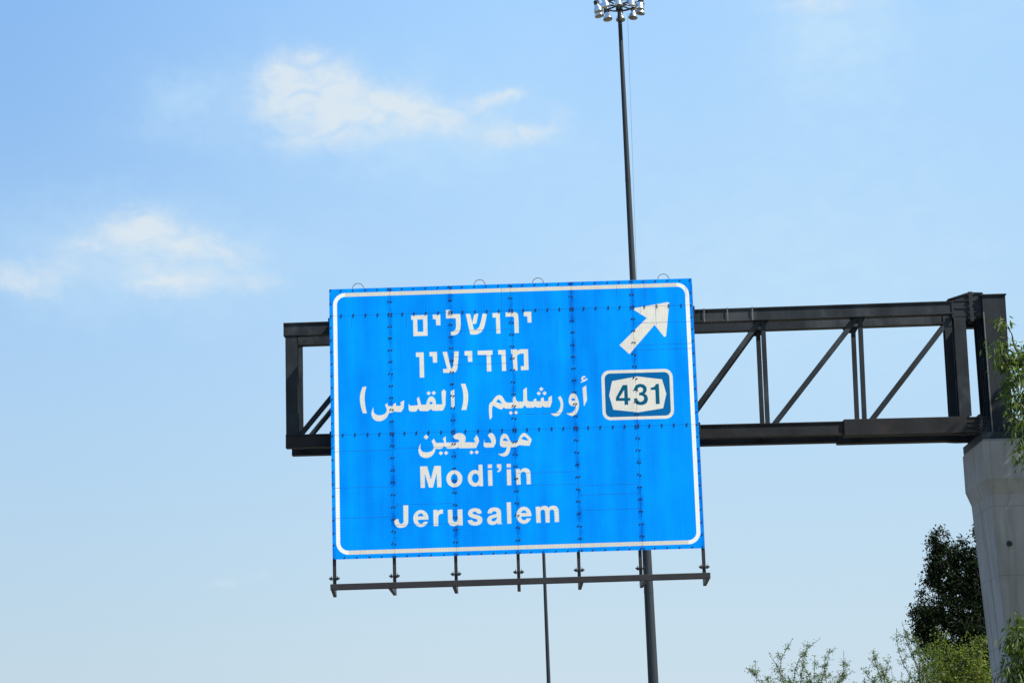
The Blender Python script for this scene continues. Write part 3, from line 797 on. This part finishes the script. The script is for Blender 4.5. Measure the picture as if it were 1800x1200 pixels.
cwb = at(1782, 765, 38.45).x - cx0b; cwt = at(1767, 520, 38.45).x - cx0t
q = MB(); hexa(q, cx0b, cx0b + cwb, cx0t, cx0t + cwt, YC0, YC0 + .03, zc0, ctop); q.build('column_flange', STEEL, gantry)
q = MB(); hexa(q, cx0b, cx0b + cwb, cx0t, cx0t + cwt, YC1 - .03, YC1, zc0, ctop); q.build('column_flange', STEEL, gantry)
q = MB(); hexa(q, cx0b + .05, cx0b + cwb - .05, cx0t + .05, cx0t + cwt - .05, YC0 + .03, YC1 - .03, zc0, ctop - .012); q.build('column_web', STEEL, gantry)
q = MB(); hexa(q, cx0t - .03, cx0t + cwt + .02, cx0t - .03, cx0t + cwt + .02, YC0 - .02, YC1 + .02, ctop, ctop + .02); q.build('cap_plate', STEEL, gantry)
q = MB(); hexa(q, cx0b - .004, cx0b + .018, cx0t - .004, cx0t + .018, YC0 - .012, YC0 - .001, zc0, ctop - .3); q.build('lit_edge_strip', STRAP_LIT_EDGE, gantry)  # pale strip paints the lit left edge of the column as colour
for fy in (YC0 + .3, (YC0 + YC1) / 2, YC1 - .3):
    q = MB(); hexa(q, cx0b + .0, cx0b + .05, cx0t + .0, cx0t + .05, fy - .01, fy + .01, zc0 + .02, ctop - .02); q.build('stiffener', STEEL, gantry)
# haunches joining the chords to the column, with bolted end plates
for Y in (YF, YB):
    p1 = at(1672, 527, YF - .1); p2 = at(1702, 516.5, YF - .1); p3 = at(1727, 516, YF - .1); zl = at(1700, 558, YF - .1).z
    xc = cx0t + .045
    pts = [(p1.x, p1.z), (p2.x, p2.z), (xc, p2.z), (xc, zl), (p1.x, zl - .0)]
    q = MB(); q.add([(a, Y - .095, b) for a, b in pts] + [(a, Y + .095, b) for a, b in pts],
                    [(0, 1, 2, 3, 4), (9, 8, 7, 6, 5), (0, 5, 6, 1), (1, 6, 7, 2), (2, 7, 8, 3), (3, 8, 9, 4), (4, 9, 5, 0)]); q.build('top_haunch', STEEL, gantry)
    xp = at(1705, 540, YF).x
    q = MB(); q.box((xp - .035, Y - .125, zl - .07), (xp + .035, Y + .125, p2.z + .035)); q.build('end_plate', STEEL, gantry)
    q = MB()
    q.add([(p1.x - .06, Y - .11, p1.z - .0), (p2.x, Y - .11, p2.z + .002), (p3.x, Y - .11, p3.z + .002), (p3.x, Y + .11, p3.z + .002), (p2.x, Y + .11, p2.z + .002), (p1.x - .06, Y + .11, p1.z),
           (p1.x - .06, Y - .11, p1.z + .02), (p2.x, Y - .11, p2.z + .03), (p3.x, Y - .11, p3.z + .022), (p3.x, Y + .11, p3.z + .022), (p2.x, Y + .11, p2.z + .03), (p1.x - .06, Y + .11, p1.z + .02)],
          [(0, 5, 4, 1), (1, 4, 3, 2), (6, 7, 10, 11), (7, 8, 9, 10), (0, 1, 7, 6), (1, 2, 8, 7), (5, 11, 10, 4), (4, 10, 9, 3), (0, 6, 11, 5), (2, 3, 9, 8)])
    q.build('cover_plate', STEEL, gantry)
    bq = MB()
    for kx in (-1, 1):
        for kz in range(5):
            zz = zl - .02 + kz * (p2.z - zl) / 4
            bq.cyl((xp + kx * .034, Y - .11, zz), (xp + kx * .065, Y - .11, zz), .018, .018, 6)
    for kz in (0, 1, 2):
        zz = zl + .03 + kz * .14
        bq.box((p1.x + .06, Y - .105, zz), (xp - .036, Y - .094, zz + .022)); bq.box((xp + .036, Y - .105, zz), (xc, Y - .094, zz + .022))
    tag(bq.build('plate_bolt', BLACK, gantry), kind='stuff')
    # lower joint
    zt2 = zbm(xe) + .15; zb2 = zbm(xe) - .19
    x0_ = at(1693, 745, YF - .1).x; x1_ = cx0b + .045
    pts = [(x0_ - .1, zb2 + .05), (x0_, zt2 - .06), (x1_, zt2 - .03), (x1_, zb2 - .02), (x0_ + .12, zb2 - .01)]
    pts = [(xe - .25, zbm(xe) - .15), (xe - .02, zb2 + .02), (x1_, zb2 + .02), (x1_, zt2 - .02), (xe - .02, zt2 - .02)]
    q = MB(); q.add([(a, Y - .09, b) for a, b in pts] + [(a, Y + .09, b) for a, b in pts],
                    [(4, 3, 2, 1, 0), (5, 6, 7, 8, 9), (0, 1, 6, 5), (1, 2, 7, 6), (2, 3, 8, 7), (3, 4, 9, 8), (4, 0, 5, 9)]); q.build('bottom_haunch', STEELR, gantry)
    xp = at(1722, 740, YF).x
    q = MB(); q.box((xp - .03, Y - .125, zb2 + .0), (xp + .03, Y + .125, zt2 + .03)); q.build('end_plate', STEEL, gantry)
    bq = MB()
    for kx in (-1, 1):
        for kz in range(5):
            zz = zb2 + .04 + kz * (zt2 - zb2 - .06) / 4
            bq.cyl((xp + kx * .03, Y - .11, zz), (xp + kx * .06, Y - .11, zz), .018, .018, 6)
    for kz in range(4):
        zz = zb2 + .06 + kz * .085
        bq.box((xe + .0, Y - .1, zz), (x1_ - .003, Y - .089, zz + .014))
    tag(bq.build('plate_bolt', BLACK, gantry), kind='stuff')
# base plate, gussets, anchor bolts
pier_l = at(1727, 775, 38.2).x; pier_z = at(1727, 775, 38.2).z
pier_r = pier_l + 1.12
print('pier', pier_l, pier_z)
q = MB(); q.box((pier_l + .015, 38.24, pier_z + .04), (pier_r - .03, 39.97, pier_z + .17)); q.build('base_plate', STEEL, gantry)
for k, xx in enumerate((cx0b - .0, cx0b + cwb)):
    for yy in (YC0 + .05, (YC0 + YC1) / 2, YC1 - .05):
        sx = -1 if k == 0 else 1; ex = pier_l + .08 if k == 0 else pier_r - .1
        z0 = pier_z + .17
        q = MB(); q.add([(xx + .05 * (-sx) * 0, yy - .01, z0), (ex, yy - .01, z0), (ex, yy - .01, z0 + .04), (xx, yy - .01, z0 + .34), (xx, yy + .01, z0), (ex, yy + .01, z0), (ex, yy + .01, z0 + .04), (xx, yy + .01, z0 + .34)],
                        [(0, 1, 2, 3), (7, 6, 5, 4), (0, 4, 5, 1), (1, 5, 6, 2), (2, 6, 7, 3), (3, 7, 4, 0)]); q.build('base_gusset', STEEL, gantry)
bq = MB()
for yy in (38.33, 38.6, 38.9, 39.2, 39.5, 39.85):
    for xx in (pier_l + .1, pier_r - .12):
        bq.cyl((xx, yy, pier_z + .17), (xx, yy, pier_z + .26), .02, .02, 6)
for xx in (cx0b + .1, cx0b + .25, cx0b + .42):
    bq.cyl((xx, 38.33, pier_z + .17), (xx, 38.33, pier_z + .26), .02, .02, 6)
tag(bq.build('anchor_bolt', GALV, gantry), kind='stuff')
# column foot down to the plate
q = MB(); hexa(q, cx0b + .004, cx0b + cwb - .004, cx0b + .004, cx0b + cwb - .004, YC0 + .004, YC1 - .004, pier_z + .17, zc0); q.build('column_foot', STEEL, gantry)

# ---------------------------------------------------------------- concrete pier
pier = empty('concrete_pier', (pier_l + .55, 39.1, 0), 'tall grey concrete pier with a wider head carrying the steel gantry column', 'pier')
YP0, YP1 = 38.2, 40.02


def psec(xl_, xr_, y0, y1):
    """plan of the pier: chamfered corners and a board-joint groove down each side"""
    c = .035; gy = y0 + (y1 - y0) * .42; gw = .025; gd = .02
    return [(xl_ + c, y0), (xr_ - c, y0), (xr_, y0 + c), (xr_, gy - gw), (xr_ - gd, gy), (xr_, gy + gw), (xr_, y1 - c), (xr_ - c, y1), (xl_ + c, y1), (xl_, y1 - c),
            (xl_, gy + gw), (xl_ + gd, gy), (xl_, gy - gw), (xl_, y0 + c)]


zh = at(1730, 842, YP0).z; zs_ = at(1730, 868, YP0).z
lev = [(0.0, .36, .10), (zs_ - 2.2, .17, .10), (zs_, .075, .10), (zh, 0.0, 0.0), (pier_z, 0.0, 0.0)]
b = MB(); n = 14
secs = [[(x, y, z) for x, y in psec(pier_l + ins_, pier_r - ins_, YP0 + f_, YP1 - f_)] for z, ins_, f_ in lev[:4]]
vs = [p for s_ in secs for p in s_]; fs = []
for k in range(3):
    for i in range(n): fs.append((k * n + i, k * n + (i + 1) % n, (k + 1) * n + (i + 1) % n, (k + 1) * n + i))
fs.append(tuple(range(n))[::-1]); b.add(vs, fs); b.build('shaft', CONC, pier)
b = MB(); secs = [[(x, y, z) for x, y in psec(pier_l, pier_r, YP0, YP1)] for z in (zh + .001, pier_z)]
vs = secs[0] + secs[1]; fs = [(i, (i + 1) % n, n + (i + 1) % n, n + i) for i in range(n)] + [tuple(range(n))[::-1], tuple(range(n, 2 * n))]
b.add(vs, fs); b.build('pier_head', CONC, pier)
b = MB(); b.box((pier_l + .02, 38.225, pier_z + .001), (pier_r - .02, 39.98, pier_z + .04)); b.build('grout_bed', mat('grout', (.2, .19, .18), .9, bump=.3), pier)
hp = at(1774, 955, YP0 + .1)
b = MB(); b.cyl((hp.x, YP0 + .075, hp.z), (hp.x, YP0 + .15, hp.z), .05, .045, 12); b.build('drain_pipe', BLACK, pier)

# ---------------------------------------------------------------- masts
def mast(name, label, xt, yt, xb, yb, Y, r_top, r_bot, cat, group=None):
    top = at(xt, yt, Y); bot = at(xb, yb, Y)
    sl = (bot - top) / (top.z - bot.z)
    foot = bot + sl * bot.z; foot.z = 0
    return top, foot


t_, f_ = mast('', '', 1088.5, 14, 1148.5, 1200, 90, 0, 0, '')
hm = empty('high_mast_light', f_, 'very tall grey mast behind the sign topped by a ring of silver floodlights', 'light mast')
b = MB(); n_seg = 12
pts = [f_ + (t_ - f_) * (k / n_seg) for k in range(n_seg + 1)]
rr_ = [.25 - (.25 - .085) * (k / n_seg) ** .85 for k in range(n_seg + 1)]
for k in range(n_seg): b.cyl(pts[k], pts[k + 1], rr_[k], rr_[k + 1], 16)
b.build('mast', GALV, hm, False)
for zz in (.28, .53, .78):
    k_ = MB(); c_ = f_ + (t_ - f_) * zz; rc = .25 - .165 * zz ** .85; k_.cyl(c_ - Vector((0, 0, .12)), c_ + Vector((0, 0, .12)), rc + .005, rc + .004, 16); k_.build('mast_collar', GALV, hm)
b = MB(); b.cyl(f_, f_ + Vector((0, 0, .04)), .42, .42, 16); b.build('foot_plate', GALV, hm)
ct = at(1103, 24, 90 - .3); cb = at(1123, 600, 90 - .3)
b = MB(); b.cyl(ct, cb + (cb - ct) * .9, .005, .005, 5); b.build('hoist_cable', GALV, hm)
hc = t_.copy()
b = MB(); ring = [hc + Vector((.72 * math.cos(2 * math.pi * k / 24), .72 * math.sin(2 * math.pi * k / 24), .12)) for k in range(25)]
b.tube(ring, .045, 8)
for k in range(4):
    a = math.pi * k / 4
    b.cyl(hc + Vector((.72 * math.cos(a), .72 * math.sin(a), .12)), hc - Vector((.72 * math.cos(a), .72 * math.sin(a), -.12)), .04, .04, 6)
b.build('lamp_ring', GALV, hm)
b = MB(); b.cyl(hc + Vector((0, 0, -.1)), hc + Vector((0, 0, .35)), .16, .13, 12); b.lathe([(.17, .35), (.13, .5), (.02, .6)], hc); b.build('head_frame', GALV, hm)
nl = 10
for k in range(nl):
    a = 2 * math.pi * (k + .35) / nl
    c = hc + Vector((.98 * math.cos(a), .98 * math.sin(a), .0)); ax = Vector((.20 * math.cos(a), .20 * math.sin(a), 1)).normalized()
    fl = MB()
    prof = [(.205, -.23), (.215, -.215), (.2, -.19), (.185, -.12), (.155, -.03), (.12, .02), (.105, .05), (.105, .08)]
    fl.lathe(prof, c, ax, 18)
    o = fl.build('floodlight', CHROME, hm, True)
    f2 = MB(); f2.lathe([(.001, -.245), (.1, -.25), (.19, -.232), (.206, -.228)], c, ax, 18); f2.build('lamp_glass', GLASS, o, True)
    f3 = MB(); f3.lathe([(.1, .08), (.125, .1), (.125, .25), (.1, .28), (.001, .285)], c, ax, 12); f3.build('gear_box', GALV, o)
    f4 = MB(); f4.bar(c + ax * .12, hc + Vector((.74 * math.cos(a), .74 * math.sin(a), .12)), .04, .03, (0, 0, 1)); f4.build('lamp_arm', GALV, hm)

t2, f2_ = mast('', '', 945, 700, 964.5, 1200, 110, 0, 0, '')
sl = empty('street_light', f2_, 'slim dark lamp post in the distance under the middle of the sign', 'lamp post')
b = MB(); b.cyl(f2_, t2, .125, .055, 12); b.build('pole', GALV, sl)
for sx in (-1, 1):
    b = MB(); b.tube([t2 + Vector((0, 0, -.1)), t2 + Vector((sx * .5, 0, .25)), t2 + Vector((sx * 1.1, 0, .35))], [.045, .04, .035], 8); b.build('arm', GALV, sl)
    b = MB(); c = t2 + Vector((sx * 1.35, 0, .36))
    b.lathe([(.001, -.3), (.1, -.28), (.14, -.1), (.13, .2), (.06, .32), (.001, .34)], c, (sx, 0, .08), 12); b.build('lamp_head', GALV, sl, True)


# ---------------------------------------------------------------- trees
def leaf_mat(name, col, col2, trans, rough=.5, spec=.35):
    m = bpy.data.materials.new(name); m.use_nodes = True; t = m.node_tree
    p = t.nodes['Principled BSDF']; p.inputs['Roughness'].default_value = rough; p.inputs['Specular IOR Level'].default_value = spec
    at_ = t.nodes.new('ShaderNodeAttribute'); at_.attribute_name = 'tone'
    c = mixc(t, at_.outputs['Fac'], tuple(col) + (1,), tuple(col2) + (1,)); t.links.new(c, p.inputs['Base Color'])
    tr = t.nodes.new('ShaderNodeBsdfTranslucent'); c3 = mixc(t, 1., c, (1.5, 1.7, .8, 1), 'MULTIPLY'); t.links.new(c3, tr.inputs[0])
    mx = t.nodes.new('ShaderNodeMixShader'); mx.inputs[0].default_value = trans
    t.links.new(p.outputs[0], mx.inputs[1]); t.links.new(tr.outputs[0], mx.inputs[2]); t.links.new(mx.outputs[0], t.nodes['Material Output'].inputs[0])
    return m


DARKLEAF = leaf_mat('dark_evergreen_leaf', (.007, .012, .009), (.022, .036, .012), .15, .8, .08)
LIMELEAF = leaf_mat('yellow_green_leaf', (.025, .045, .012), (.19, .23, .035), .5)
OLIVELEAF = leaf_mat('olive_leaf', (.03, .055, .014), (.12, .175, .03), .45)
GREENLEAF = leaf_mat('green_leaf', (.018, .045, .012), (.13, .17, .03), .5)


def leaves(name, pts, dirs, ln, wd, m, parent, rng, fold=.25):
    """one mesh of small folded leaves (two triangles-pairs each) at pts pointing along dirs"""
    P = np.array(pts, float); Dv = np.array(dirs, float); n = len(P)
    Dv /= np.linalg.norm(Dv, axis=1)[:, None] + 1e-9
    rv = rng.normal(size=(n, 3)); Sx = np.cross(Dv, rv); Sx /= np.linalg.norm(Sx, axis=1)[:, None] + 1e-9
    Nn = np.cross(Dv, Sx)
    l = (ln * rng.uniform(.65, 1.25, n))[:, None]; w = (wd * rng.uniform(.7, 1.25, n))[:, None]
    v0 = P; v1 = P + Dv * l * .45 + Sx * w * .5 + Nn * w * fold; v2 = P + Dv * l; v3 = P + Dv * l * .45 - Sx * w * .5 + Nn * w * fold
    v2 = v2 + np.array([0, 0, -.12]) * l
    V = np.stack([v0, v1, v2, v3], 1).reshape(-1, 3)
    base = np.arange(n)[:, None] * 4
    Fc = np.concatenate([base + np.array([0, 1, 2]), base + np.array([0, 2, 3])], 1).reshape(-1, 3)
    me = bpy.data.meshes.new(name)
    me.vertices.add(len(V)); me.vertices.foreach_set('co', V.ravel())
    me.loops.add(len(Fc) * 3); me.loops.foreach_set('vertex_index', Fc.ravel().astype(np.int32))
    me.polygons.add(len(Fc)); me.polygons.foreach_set('loop_start', np.arange(len(Fc), dtype=np.int32) * 3); me.polygons.foreach_set('loop_total', np.full(len(Fc), 3, np.int32))
    a = me.attributes.new('tone', 'FLOAT', 'FACE'); a.data.foreach_set('value', np.repeat(np.clip(rng.beta(1.6, 2.2, n), 0, 1), 2).astype(np.float32))
    me.update(); me.validate()
    return link(name, me, m, parent)


def path(p0, p1, rng, wob, n=7, sag=0.):
    p0 = np.array(p0); p1 = np.array(p1); d = np.linalg.norm(p1 - p0); out = []
    k1 = rng.normal(size=3) * wob * d; k2 = rng.normal(size=3) * wob * d
    for i in range(n):
        t = i / (n - 1); out.append(Vector(p0 * (1 - t) + p1 * t + k1 * math.sin(math.pi * t) * .6 + k2 * math.sin(2 * math.pi * t) * .4 + np.array([0, 0, 1]) * sag * d * t * (1 - t) * 2))
    return out


def blob_tree(name, label, foot, blobs, dens, ln, wd, m, seed, trunk_r=.16, clump=.14, droop=.3, cat='tree', per=14, holes=0):
    """blobs = (x, y, r in photo pixels, depth Y); crown = leaf clumps on the twigs of limbs that reach every blob"""
    rng = np.random.default_rng(seed)
    root = empty(name, foot, label, cat)
    wood = MB(); top = None
    cs = []
    for x, y, r, Y in blobs: c = at(x, y, Y); cs.append((np.array(c), r * Y / F))
    mean = np.mean([c for c, _ in cs], 0); lowz = min(c[2] - r for c, r in cs)
    fork = np.array([foot[0] * .5 + mean[0] * .5, foot[1] * .5 + mean[1] * .5, max(lowz * .75, lowz - 1.5)])
    tp = path(foot, fork, rng, .02); wood.tube(tp, [trunk_r * (1.25 - .5 * k / 6) for k in range(7)], 9)
    P = []; Dd = []
    rmax = max(r for _, r in cs)
    for c, r in cs:
        big = [(np.linalg.norm(c - c2), c2, r2) for c2, r2 in cs if r2 > r * 1.35]
        src, sr = (min(big, key=lambda q: q[0])[1:]) if big else (fork, rmax)
        w0 = trunk_r * .55 * min(1, .12 + r / rmax); lp = path(src, c, rng, .1, 7); wood.tube(lp, [w0 * (1 - .8 * k / 6) for k in range(7)], 6)
        nt_ = max(5, int(dens * r ** 2 * 6))
        for _ in range(nt_):
            u = rng.normal(size=3); u /= np.linalg.norm(u); rad = r * (rng.uniform(.05, 1) ** .45) * (1 + .18 * rng.normal())
            e = c + u * rad
            if rng.uniform() < .14:
                tw = path(c + u * rad * .2, e, rng, .08, 4); wood.tube(tw, [.012, .009, .006, .004], 4)
            k = per
            off = rng.normal(size=(k, 3)) * clump * .5
            P.append(e + off); dd = u * .6 + rng.normal(size=(k, 3)) * .8; dd[:, 2] -= droop; Dd.append(dd)
    wood.build('trunk', BARK, root)
    P = np.concatenate(P); Dd = np.concatenate(Dd)
    if holes:
        ax = mean / np.linalg.norm(mean); keep = np.ones(len(P), bool)
        for _ in range(holes):
            h = P[rng.integers(len(P))]; d = P - h; perp = d - (d @ np.array([0, 1., 0]))[:, None] * np.array([0, 1., 0])
            keep &= (np.linalg.norm(perp * np.array([1, 1, .8]), axis=1) > rng.uniform(.03, .11)) | (rng.uniform(size=len(P)) < .12)
        P, Dd = P[keep], Dd[keep]
    o = leaves('crown', P, Dd, ln, wd, m, root, rng)
    return root


# dark dense tree behind the pier
g1 = at(1700, 1100, 62)
blob_tree('dense_tree', 'dense dark evergreen tree standing tall behind the left edge of the concrete pier', (g1.x, 62, 0),
          [(1650, 942, 12, 61.8), (1644, 962, 14, 61.9), (1662, 970, 15, 62), (1650, 990, 20, 62), (1680, 985, 17, 62.2), (1700, 975, 12, 62), (1712, 995, 20, 62), (1745, 975, 30, 62.3), (1722, 935, 13, 62), (1635, 1012, 13, 62), (1652, 1022, 20, 62.1), (1680, 1030, 28, 62.2), (1712, 1035, 24, 62.1), (1740, 1040, 45, 62.4),
           (1614, 1072, 10, 61.8), (1630, 1078, 17, 61.9), (1608, 1084, 6, 61.8), (1655, 1070, 24, 62), (1620, 1105, 13, 61.9), (1650, 1110, 24, 62), (1690, 1080, 30, 62), (1705, 1115, 36, 62), (1623, 1048, 8, 62), (1690, 955, 7, 62), (1760, 1110, 60, 62.5), (1640, 1120, 30, 62.2), (1690, 1150, 55, 62.3), (1740, 1190, 70, 62.4), (1800, 1010, 60, 62.5)],
          150, .095, .045, DARKLEAF, 11, .2, .17, .2, per=14, holes=110)
# yellow-green tree in front of it
g2 = at(1690, 1200, 50)
blob_tree('leafy_tree', 'yellow green leafy tree in front of the dark evergreen, low beside the pier', (g2.x, 50, 0),
          [(1705, 1150, 32, 50), (1670, 1165, 34, 50.2), (1640, 1185, 32, 50.1), (1715, 1185, 34, 49.8), (1680, 1215, 45, 50), (1725, 1135, 15, 49.9), (1640, 1145, 16, 50.3), (1655, 1125, 12, 50.2), (1620, 1210, 25, 50), (1600, 1230, 28, 50), (1740, 1220, 40, 50.2)],
          75, .075, .03, LIMELEAF, 5, .12, .14, .1, per=9)


def sprig_tree(name, label, Y, base_px, tips, m, seed, ln=.05, wd=.02, trunk_r=.06, low=1330, side=.42):
    rng = np.random.default_rng(seed)
    foot = at(base_px, 1300, Y); foot.z = 0
    root = empty(name, foot, label, 'tree', 'twiggy small trees along the bottom edge')
    wood = MB(); fork = at(base_px, low + 60, Y)
    tp = path(foot, fork, rng, .03); wood.tube(tp, [trunk_r * (1.2 - .5 * k / 6) for k in range(7)], 8)
    P = []; Dd = []

    def dress(pl, n_, j):
        m_ = len(pl) - 1
        for _k in range(n_):
            s_ = rng.uniform(.1, 1) * m_; i0 = min(m_ - 1, int(s_)); f = s_ - i0
            a = np.array(pl[i0]) * (1 - f) + np.array(pl[i0 + 1]) * f
            P.append(a + rng.normal(size=3) * j); Dd.append(np.array([0, 0, .25]) + rng.normal(size=3))
    for x, y in tips:
        e = at(x, y, Y + rng.normal() * .3)
        st = np.array(fork) + rng.normal(size=3) * .08
        bp = path(st, e, rng, .09, 12, .12); wood.tube(bp, [.013 * (1 - k / 12) + .003 for k in range(12)], 5)
        dress(bp[6:], 55, .02)
        for i in range(3, 11):
            t = i / 11; q = np.array(bp[i])
            for _ in range(3):
                u = rng.normal(size=3); u[2] = abs(u[2]) * .8 + .35; u[1] *= .7; u /= np.linalg.norm(u)
                L_ = side * (1.2 - t) * rng.uniform(.45, 1.25)
                tw = path(q, q + u * L_, rng, .12, 6, -.1); wood.tube(tw, [.005, .0045, .004, .0035, .003, .002], 4)
                dress(tw, int(L_ * 120), .032)
    wood.build('trunk', BARK, root)
    leaves('crown', P, Dd, ln, wd, m, root, rng)
    return root


sprig_tree('slender_tree', 'thin twiggy small tree with sparse olive leaves, leftmost along the bottom edge', 48, 1425,
           [(1351, 1146), (1394, 1121), (1442, 1121), (1469, 1138), (1483, 1143), (1419, 1133), (1328, 1160), (1312, 1174), (1372, 1168), (1405, 1158), (1432, 1150), (1455, 1160), (1345, 1186), (1500, 1178), (1475, 1185), (1495, 1160), (1385, 1185), (1415, 1185), (1445, 1180), (1400, 1196), (1425, 1196), (1460, 1196), (1480, 1198), (1440, 1200)], OLIVELEAF, 21)
sprig_tree('slender_tree', 'short twiggy tree with sparse olive leaves between the leftmost twigs and the yellow green tree', 49, 1570,
           [(1535, 1141), (1566, 1152), (1514, 1173), (1531, 1161), (1550, 1170), (1585, 1180), (1570, 1185), (1600, 1175), (1540, 1188), (1520, 1190), (1600, 1190), (1585, 1195), (1560, 1192), (1545, 1198), (1575, 1200), (1500, 1196)], OLIVELEAF, 22)
sprig_tree('slender_tree', 'small olive leaved tree whose arching sprig leans left in front of the dark evergreen', 49.5, 1665,
           [(1576, 1103), (1585, 1092), (1596, 1112), (1612, 1125), (1632, 1130), (1605, 1140), (1650, 1135), (1620, 1155)], OLIVELEAF, 23)

# drooping tree at the right edge, nearest to the camera
g3 = at(1960, 900, 33)
blob_tree('weeping_tree', 'green tree with drooping narrow leaves overhanging the gantry column at the right edge', (g3.x, 33.2, 0),
          [(1765, 570, 10, 33), (1757, 606, 13, 33), (1766, 634, 20, 33.1), (1790, 622, 17, 33.1), (1788, 665, 22, 33), (1772, 690, 13, 33), (1780, 712, 15, 33.1), (1806, 700, 22, 33.2), (1792, 748, 13, 33), (1802, 775, 13, 33), (1797, 800, 12, 33),
           (1830, 640, 40, 33.3), (1840, 720, 40, 33.3), (1870, 800, 50, 33.3), (1900, 660, 60, 33.4), (1930, 760, 70, 33.4), (1900, 900, 60, 33.5), (1950, 1000, 80, 33.5),
           (1790, 1098, 14, 33), (1782, 1130, 18, 33), (1790, 1165, 26, 33), (1800, 1130, 25, 33.1), (1785, 1200, 26, 33), (1778, 1230, 30, 33), (1840, 1110, 40, 33.3), (1840, 1190, 50, 33.2), (1900, 1120, 70, 33.4)],
          110, .13, .032, GREENLEAF, 31, .14, .13, 1.3, per=9)


# unseen big tree, added beyond the right edge to shade the pier
g4 = Vector((13.4, 36.6, 0))


def world_tree(name, label, foot, blobs, per_blob, ln, wd, m, seed, trunk_r):
    rng = np.random.default_rng(seed)
    root = empty(name, foot, label, 'tree'); wood = MB(); P = []; Dd = []
    fork = np.array([foot[0], foot[1], 3.2]); tp = path(foot, fork, rng, .02); wood.tube(tp, [trunk_r * (1.3 - .4 * k / 6) for k in range(7)], 10)
    for (x, y, z, r) in blobs:
        c = np.array([x, y, z]); lp = path(fork, c, rng, .06, 7); wood.tube(lp, [trunk_r * (.55 - .45 * k / 6) for k in range(7)], 6)
        n_ = int(per_blob * r ** 2)
        u = rng.normal(size=(n_, 3)); u /= np.linalg.norm(u, axis=1)[:, None]
        e = c + u * r * (rng.uniform(.15, 1, n_) ** .5)[:, None]
        for k in range(10):
            P.append(e + rng.normal(size=(n_, 3)) * .12); dd = u * .6 + rng.normal(size=(n_, 3)) * .8; dd[:, 2] -= .5; Dd.append(dd)
    wood.build('trunk', BARK, root)
    leaves('crown', np.concatenate(P), np.concatenate(Dd), ln, wd, m, root, rng)
    return root


world_tree('added_shade_tree', 'unseen broad green tree added to the right of the pier to shade it', g4,
           [(12.6, 36.6, 5.2, 1.9), (13.5, 36.2, 8.0, 2.4), (12.6, 37.0, 10.2, 1.9), (14.6, 35.4, 11.0, 2.2), (15.6, 36.8, 7.5, 2.4), (12.3, 36.8, 7.6, 1.5), (14.0, 36.0, 4.2, 2.0), (13.2, 36.4, 12.2, 1.5), (12.2, 36.9, 3.2, 1.4)],
           150, .2, .09, GREENLEAF, 44, .3)
